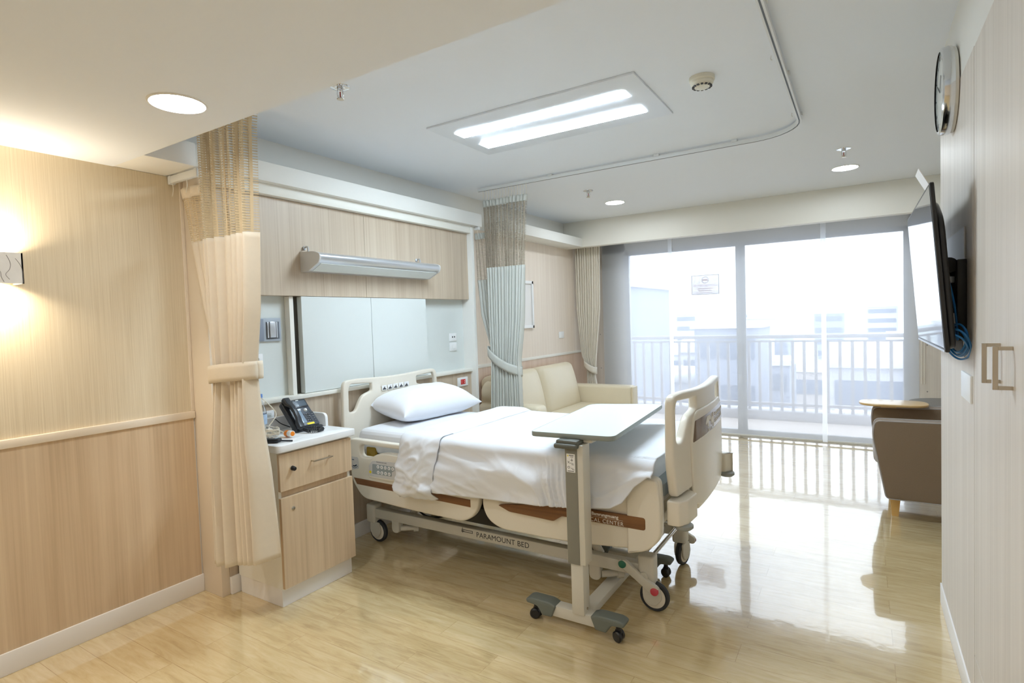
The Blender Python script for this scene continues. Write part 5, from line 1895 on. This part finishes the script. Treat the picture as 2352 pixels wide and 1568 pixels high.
mk.box(-3.0315, -3.030, 2.045, 2.08, 0.90, 0.985)
mk.build('socket_module', 'board_white', s4)
mk = MB()
mk.box(-3.0305, -3.0295, 2.008, 2.028, 0.968, 0.971)
mk.box(-3.0305, -3.0295, 2.052, 2.074, 0.968, 0.971)
mk.box(-3.0305, -3.0295, 2.052, 2.074, 0.955, 0.957)
mk.build('socket_marks', 'ink_grey', s4)

# ================================================================== LEFT WALL SCONCE
sn = thing('wall_sconce', 'marbled white wall sconce glowing up and down at the left edge', 'wall light', (-3.165, 0.885, 1.728))
b = MB()
X0, X1, SY0, SY1, SZ0, SZ1 = -3.231, -3.115, 0.80, 0.966, 1.727, 1.86
b.box(X1 - 0.006, X1, SY0, SY1, SZ0, SZ1)
b.box(X0, X1, SY0, SY0 + 0.006, SZ0, SZ1)
b.box(X0, X1, SY1 - 0.006, SY1, SZ0, SZ1)
b.build('shade', 'marble', sn, flat=True)
MB().box(X0, X1 - 0.006, SY0 + 0.006, SY1 - 0.006, 1.78, 1.805).build('lamp_block', 'plate_white', sn, flat=True)
vn = MB()
rv = random.Random(3)
for k in range(5):
    y = 0.82 + 0.03 * k
    pts = []
    z = SZ1 - 0.01 - 0.02 * rv.random()
    for j in range(6):
        pts.append((X1 + 0.0002, y, z))
        y += rv.uniform(-0.014, 0.016)
        z -= 0.021
    pts = [(a, min(max(q_, SY0 + 0.004), SY1 - 0.004), max(r_, SZ0 + 0.004)) for a, q_, r_ in pts]
    vn.tube(pts, 0.0011, 5)
vn.build('marble_veins', pmat('vein_grey', (140, 136, 134), 0.5, var=0.2, vscale=80), sn)

# ================================================================== SOFA AREA
so = thing('sofa', 'cream vinyl two-seat sofa against the wall under the window curtain', 'sofa', (-2.75, 5.5, 0))
SX0, SX1 = -3.2, -2.30
MB().box(SX0, SX1 + 0.01, 4.72, 6.28, 0.10, 0.32, 0.02).build('base', 'vinyl', so)
for (a, b) in ((4.72, 5.44), (5.46, 6.28)):
    MB().box(-3.0, SX1 + 0.02, a, b, 0.31, 0.465, 0.045, 4).build('seat_cushion', 'vinyl', so)
for (a, b) in ((4.50, 5.415), (5.425, 6.275)):
    q = MB()
    t = MB().box(-0.10, 0.10, a, b, 0.0, 0.56, 0.07, 5)
    bmesh.ops.subdivide_edges(t.bm, edges=[e for e in t.bm.edges if e.calc_length() > 0.12], cuts=5, use_grid_fill=True)
    for v in t.bm.verts:
        yy = (v.co.y - (a + b) / 2) / ((b - a) / 2)
        zz = (v.co.z - 0.28) / 0.28
        if v.co.x > 0:
            v.co.x += 0.035 * (1 - yy ** 4) * (1 - zz ** 2)
        v.co.y -= 0.02 * yy * max(0, zz) ** 3
    q.merge(t, Matrix.Translation(Vector((-3.02, 0, 0.405))) @ Matrix.Rotation(radians(-13), 4, 'Y'))
    q.build('back_cushion', 'vinyl', so)
MB().box(SX0, -3.09, 4.6, 6.28, 0.10, 0.84, 0.03, 3).build('back_frame', 'vinyl', so)
MB().box(SX0 + 0.02, SX1 - 0.01, 6.285, 6.465, 0.08, 0.672, 0.035, 4).build('arm', 'vinyl', so)
MB().box(SX1 - 0.012, SX1 + 0.012, 6.292, 6.458, 0.09, 0.662, 0.012, 3).build('arm_front', 'vinyl', so)
al = MB()
al.box(SX0 + 0.02, SX1 - 0.2, 4.40, 4.60, 0.08, 0.70, 0.05, 4)
al.cyl((SX0 + 0.06, 4.50, 0.80), (-2.75, 4.50, 0.80), 0.105, bev=0.03)
al.box(SX0 + 0.04, -2.77, 4.44, 4.56, 0.5, 0.82, 0.02)
al.build('arm', 'vinyl', so)
for x in (SX0 + 0.1, SX1 - 0.08):
    for y in (4.6, 6.2):
        MB().box(x - 0.03, x + 0.03, y - 0.03, y + 0.03, 0, 0.105, 0.004).build('foot', 'dark_mech', so)

pf = thing('picture_frame', 'white framed picture on the wall beside the far curtain', 'picture', (-3.23, 5.41, 1.395))
fr2 = MB()
for (a, b, c_, d) in ((5.20, 5.625, 1.90, 1.932), (5.20, 5.625, 1.395, 1.427), (5.20, 5.232, 1.395, 1.932), (5.593, 5.625, 1.395, 1.932)):
    fr2.box(-3.231, -3.205, a, b, c_, d, 0.002)
fr2.build('frame', 'plate_white', pf)
MB().box(-3.231, -3.222, 5.23, 5.60, 1.42, 1.91).build('picture_sheet', 'picture_paper', pf, flat=True)
sw = plate('wall_switch', 'small white switch plate on the wall left of the window curtain', 'switch', -3.231, 6.275, 6.405, 1.245, 1.328)
MB().box(-3.224, -3.2185, 6.31, 6.37, 1.262, 1.311, 0.002).build('rocker', 'plate_white', sw)

# ================================================================== ARMCHAIR, TRAY, TABLE
ac = thing('armchair', 'brown felt armchair with pale piping and a wooden leg beside the wardrobe', 'armchair', (0.45, 5.1, 0))
side_poly = rounded([(0.135, 0.155), (0.055, 0.60), (0.072, 0.702), (0.40, 0.705), (0.92, 0.72), (0.90, 0.155)], [0.03, 0.10, 0.035, 0.05, 0.05, 0.03], 6)
for (ya, yb) in ((4.68, 4.80), (5.32, 5.44)):
    MB().prism(side_poly, lambda u, v, w: (u, w, v), ya, yb, 0.012).build('arm_panel', 'felt_brown', ac)
    edge = [(u * 1.0 - 0.004, (ya + yb) / 2, v + 0.003) for (u, v) in side_poly]
    pi_ = MB()
    for dy in (ya + 0.006, yb - 0.006):
        pi_.tube([(u - 0.002, dy, v + 0.001) for (u, v) in side_poly], 0.0045, 6, smooth=False, closed=True)
    k0 = [(-0.006 + u, v + 0.006) for (u, v) in side_poly]
    pi_.build('piping', 'felt_edge', ac)
fp_ = MB()
fp_.box(0.13, 0.85, 4.80, 5.32, 0.16, 0.40, 0.03, 3)
fp_.box(0.06, 0.62, 4.805, 5.315, 0.36, 0.50, 0.05, 4)
fp_.build('seat', 'felt_edge', ac)
MB().obox((0.78, 5.06, 0.60), (0.16, 0.62, 0.66), Matrix.Rotation(radians(8), 3, 'Y'), 0.05, 4).build('backrest', 'felt_brown', ac)
for (x, y) in ((0.19, 4.83), (0.82, 4.83), (0.19, 5.30), (0.82, 5.30)):
    l_ = MB()
    l_.sweep(None, [[(x - s, y - s, z), (x + s, y - s, z), (x + s, y + s, z), (x - s, y + s, z)] for s, z in ((0.020, 0.0), (0.034, 0.165))])
    l_.build('leg', 'leg_wood', ac)
ty = MB()
ty.prism(rounded([(-0.03, 5.20), (0.43, 5.20), (0.43, 5.50), (-0.03, 5.50)], 0.145, 10), lambda u, v, w: (u, v, w), 0.727, 0.745, 0.006)
ty.box(0.12, 0.22, 5.30, 5.46, 0.706, 0.729, 0.003)
tag(ty.build('arm_tray', 'tray_wood'), 'oval light wood tray resting on the far arm of the brown armchair', 'tray')
gt = thing('side_table', 'round dark grey side table behind the armchair, partly hidden by the wardrobe', 'side table', (0.60, 6.05, 0))
MB().lathe([(0, 0.640), (0.255, 0.640), (0.262, 0.647), (0.262, 0.661), (0.258, 0.665), (0, 0.666)], (0.60, 6.05, 0), seg=48).build('table_top', 'grey_top', gt)
MB().cyl((0.60, 6.05, 0.015), (0.60, 6.05, 0.645), 0.028).build('column', 'satin_steel', gt)
MB().lathe([(0, 0), (0.19, 0), (0.19, 0.01), (0.05, 0.022), (0, 0.022)], (0.60, 6.05, 0), seg=40).build('foot_plate', 'satin_steel', gt)

# ================================================================== TV WALL
tv = thing('television', 'flat black television on a wall bracket seen from its edge, screen reflecting the window', 'television', (0.22, 2.99, 1.33))


def tvp(u, v, w):
    """u along the set (0 near .. 1.0 far), v up, w towards the wall"""
    lean = -0.045 * (v / 0.61) + 0.045
    return (0.204 + lean * 1.0 + w - 0.008 * u, 2.50 + u, 1.332 + v)


MB().prism(rounded([(0, 0), (1.0, 0), (1.0, 0.607), (0, 0.607)], 0.008), tvp, 0.0, 0.014, 0.004).build('bezel', 'tv_black', tv)
MB().prism([(0.012, 0.016), (0.988, 0.016), (0.988, 0.595), (0.012, 0.595)], tvp, -0.0012, 0.001).build('screen', 'tv_screen', tv)
MB().prism(rounded([(0.02, 0.01), (0.98, 0.01), (0.98, 0.48), (0.86, 0.56), (0.14, 0.56), (0.02, 0.48)], 0.05), tvp, 0.012, 0.036, 0.01).build('back_cover', 'tv_black', tv)
MB().prism([(0.01, 0.001), (0.99, 0.001), (0.99, 0.009), (0.01, 0.009)], tvp, -0.002, 0.0).build('trim_strip', 'aluminium', tv)
mo = thing('tv_bracket', 'black metal wall bracket holding the television', 'bracket', (0.30, 2.9, 1.36))
m = MB()
m.box(0.300, 0.33, 2.665, 2.70, 1.365, 1.67, 0.004)
m.box(0.318, 0.33, 2.70, 3.20, 1.37, 1.66, 0.004)
m.box(0.300, 0.33, 3.20, 3.235, 1.365, 1.67, 0.004)
m.build('wall_plate', 'mount_black', mo)
m = MB()
m.box(0.268, 0.32, 2.78, 2.98, 1.39, 1.66, 0.01)
m.cyl((0.285, 2.75, 1.655), (0.285, 3.1, 1.655), 0.03, seg=20)
m.cyl((0.29, 2.74, 1.40), (0.29, 3.1, 1.40), 0.016, seg=16)
m.build('tilt_arm', 'mount_black', mo)
MB().box(0.262, 0.30, 2.725, 2.755, 1.585, 1.61, 0.003).build('adjusting_screw', 'aluminium', mo)
MB().box(0.285, 0.312, 2.688, 2.70, 1.43, 1.47, 0.002).build('rating_label', 'label_white', mo)

cbm = MB()
pts = [(0.262, 2.60, 1.63), (0.275, 2.615, 1.57), (0.288, 2.625, 1.50), (0.296, 2.63, 1.42), (0.30, 2.64, 1.37)]
rr_ = random.Random(9)
for k in range(44):
    a = 2.2 - k * pi / 4
    lp = k // 8
    rad = 1.0 + 0.16 * sin(lp * 2.1)
    pts.append((0.297 + (0.018 + 0.002 * lp) * rad * cos(a) - 0.004 * lp * sin(a), 2.615 - 0.05 * rad * cos(a) - (0.02 + 0.012 * lp) * sin(a), 1.378 - 0.006 * lp + 0.052 * rad * sin(a)))
cbm.tube(pts, 0.0036, 7)
tag(cbm.build('network_cable', 'cable_blue'), 'blue network cable coiled behind the television', 'cable')
tcard = MB()
tcard.sweep(None, [[(x, 2.52, z), (x, 2.655, z), (x + 0.002, 2.655, z + 0.001), (x + 0.002, 2.52, z + 0.001)] for x, z in ((0.2045, 1.934), (0.174, 1.995))])
tag(tcard.build('paper_tag', 'label_white'), 'small white tag sticking up from the top of the television', 'tag')

apn = thing('access_panel', 'pale flush access panel in the wood wall behind the television', 'access panel', (0.33, 2.95, 1.68))
MB().box(0.3265, 0.332, 2.712, 3.22, 1.30, 1.795, 0.001, 1).build('cover', 'panel_grey', apn)
ol = thing('wall_recess', 'small dark cable opening in the wall under the television bracket', 'wall opening', (0.33, 2.96, 1.30))
MB().box(0.3245, 0.328, 2.74, 3.15, 1.302, 1.372).build('opening', 'gap_dark', ol, flat=True)
bp_ = thing('blank_plate', 'white blank wall plate left of the wardrobe handles', 'wall plate', (0.33, 2.648, 1.147))
MB().box(0.322, 0.331, 2.54, 2.757, 1.147, 1.247, 0.003).build('cover_plate', 'plate_white', bp_)

ck = thing('wall_clock', 'round silver wall clock high on the right wall, seen almost edge on', 'clock', (0.30, 3.0, 2.21))
cc = (0.322, 3.0, 2.392)
MB().lathe([(0.0, 0.0), (0.150, 0.0), (0.174, 0.006), (0.176, 0.018), (0.172, 0.040), (0.158, 0.045)], cc, (-1, 0, 0), 56).build('rim', 'chrome', ck)
MB().lathe([(0.150, -0.008), (0.168, -0.006), (0.170, 0.008), (0.15, 0.010)], cc, (-1, 0, 0), 56).build('back_ring', 'warm_white', ck)
MB().lathe([(0, 0.034), (0.159, 0.034), (0.161, 0.039), (0, 0.039)], cc, (-1, 0, 0), 56).build('dial', 'clock_face', ck)
hnd = MB()
q = on_right(cc[0] - 0.0285, cc[1], cc[2])
for (ang, ln_, wd) in ((radians(60), 0.07, 0.006), (radians(150), 0.10, 0.004)):
    hnd.obox((cc[0] - 0.0405, cc[1] - cos(ang) * ln_ / 2, cc[2] + sin(ang) * ln_ / 2), (0.001, ln_, wd), Matrix.Rotation(-ang, 3, 'X'))
for k in range(12):
    a = k * pi / 6
    hnd.obox((cc[0] - 0.0396, cc[1] - cos(a) * 0.138, cc[2] + sin(a) * 0.138), (0.001, 0.016, 0.004), Matrix.Rotation(-a, 3, 'X'))
hnd.build('hands_and_marks', 'ink', ck)
MB().box(0.315, 0.331, 2.92, 3.08, 2.30, 2.465, 0.005).build('movement_box', 'caster_black', ck)
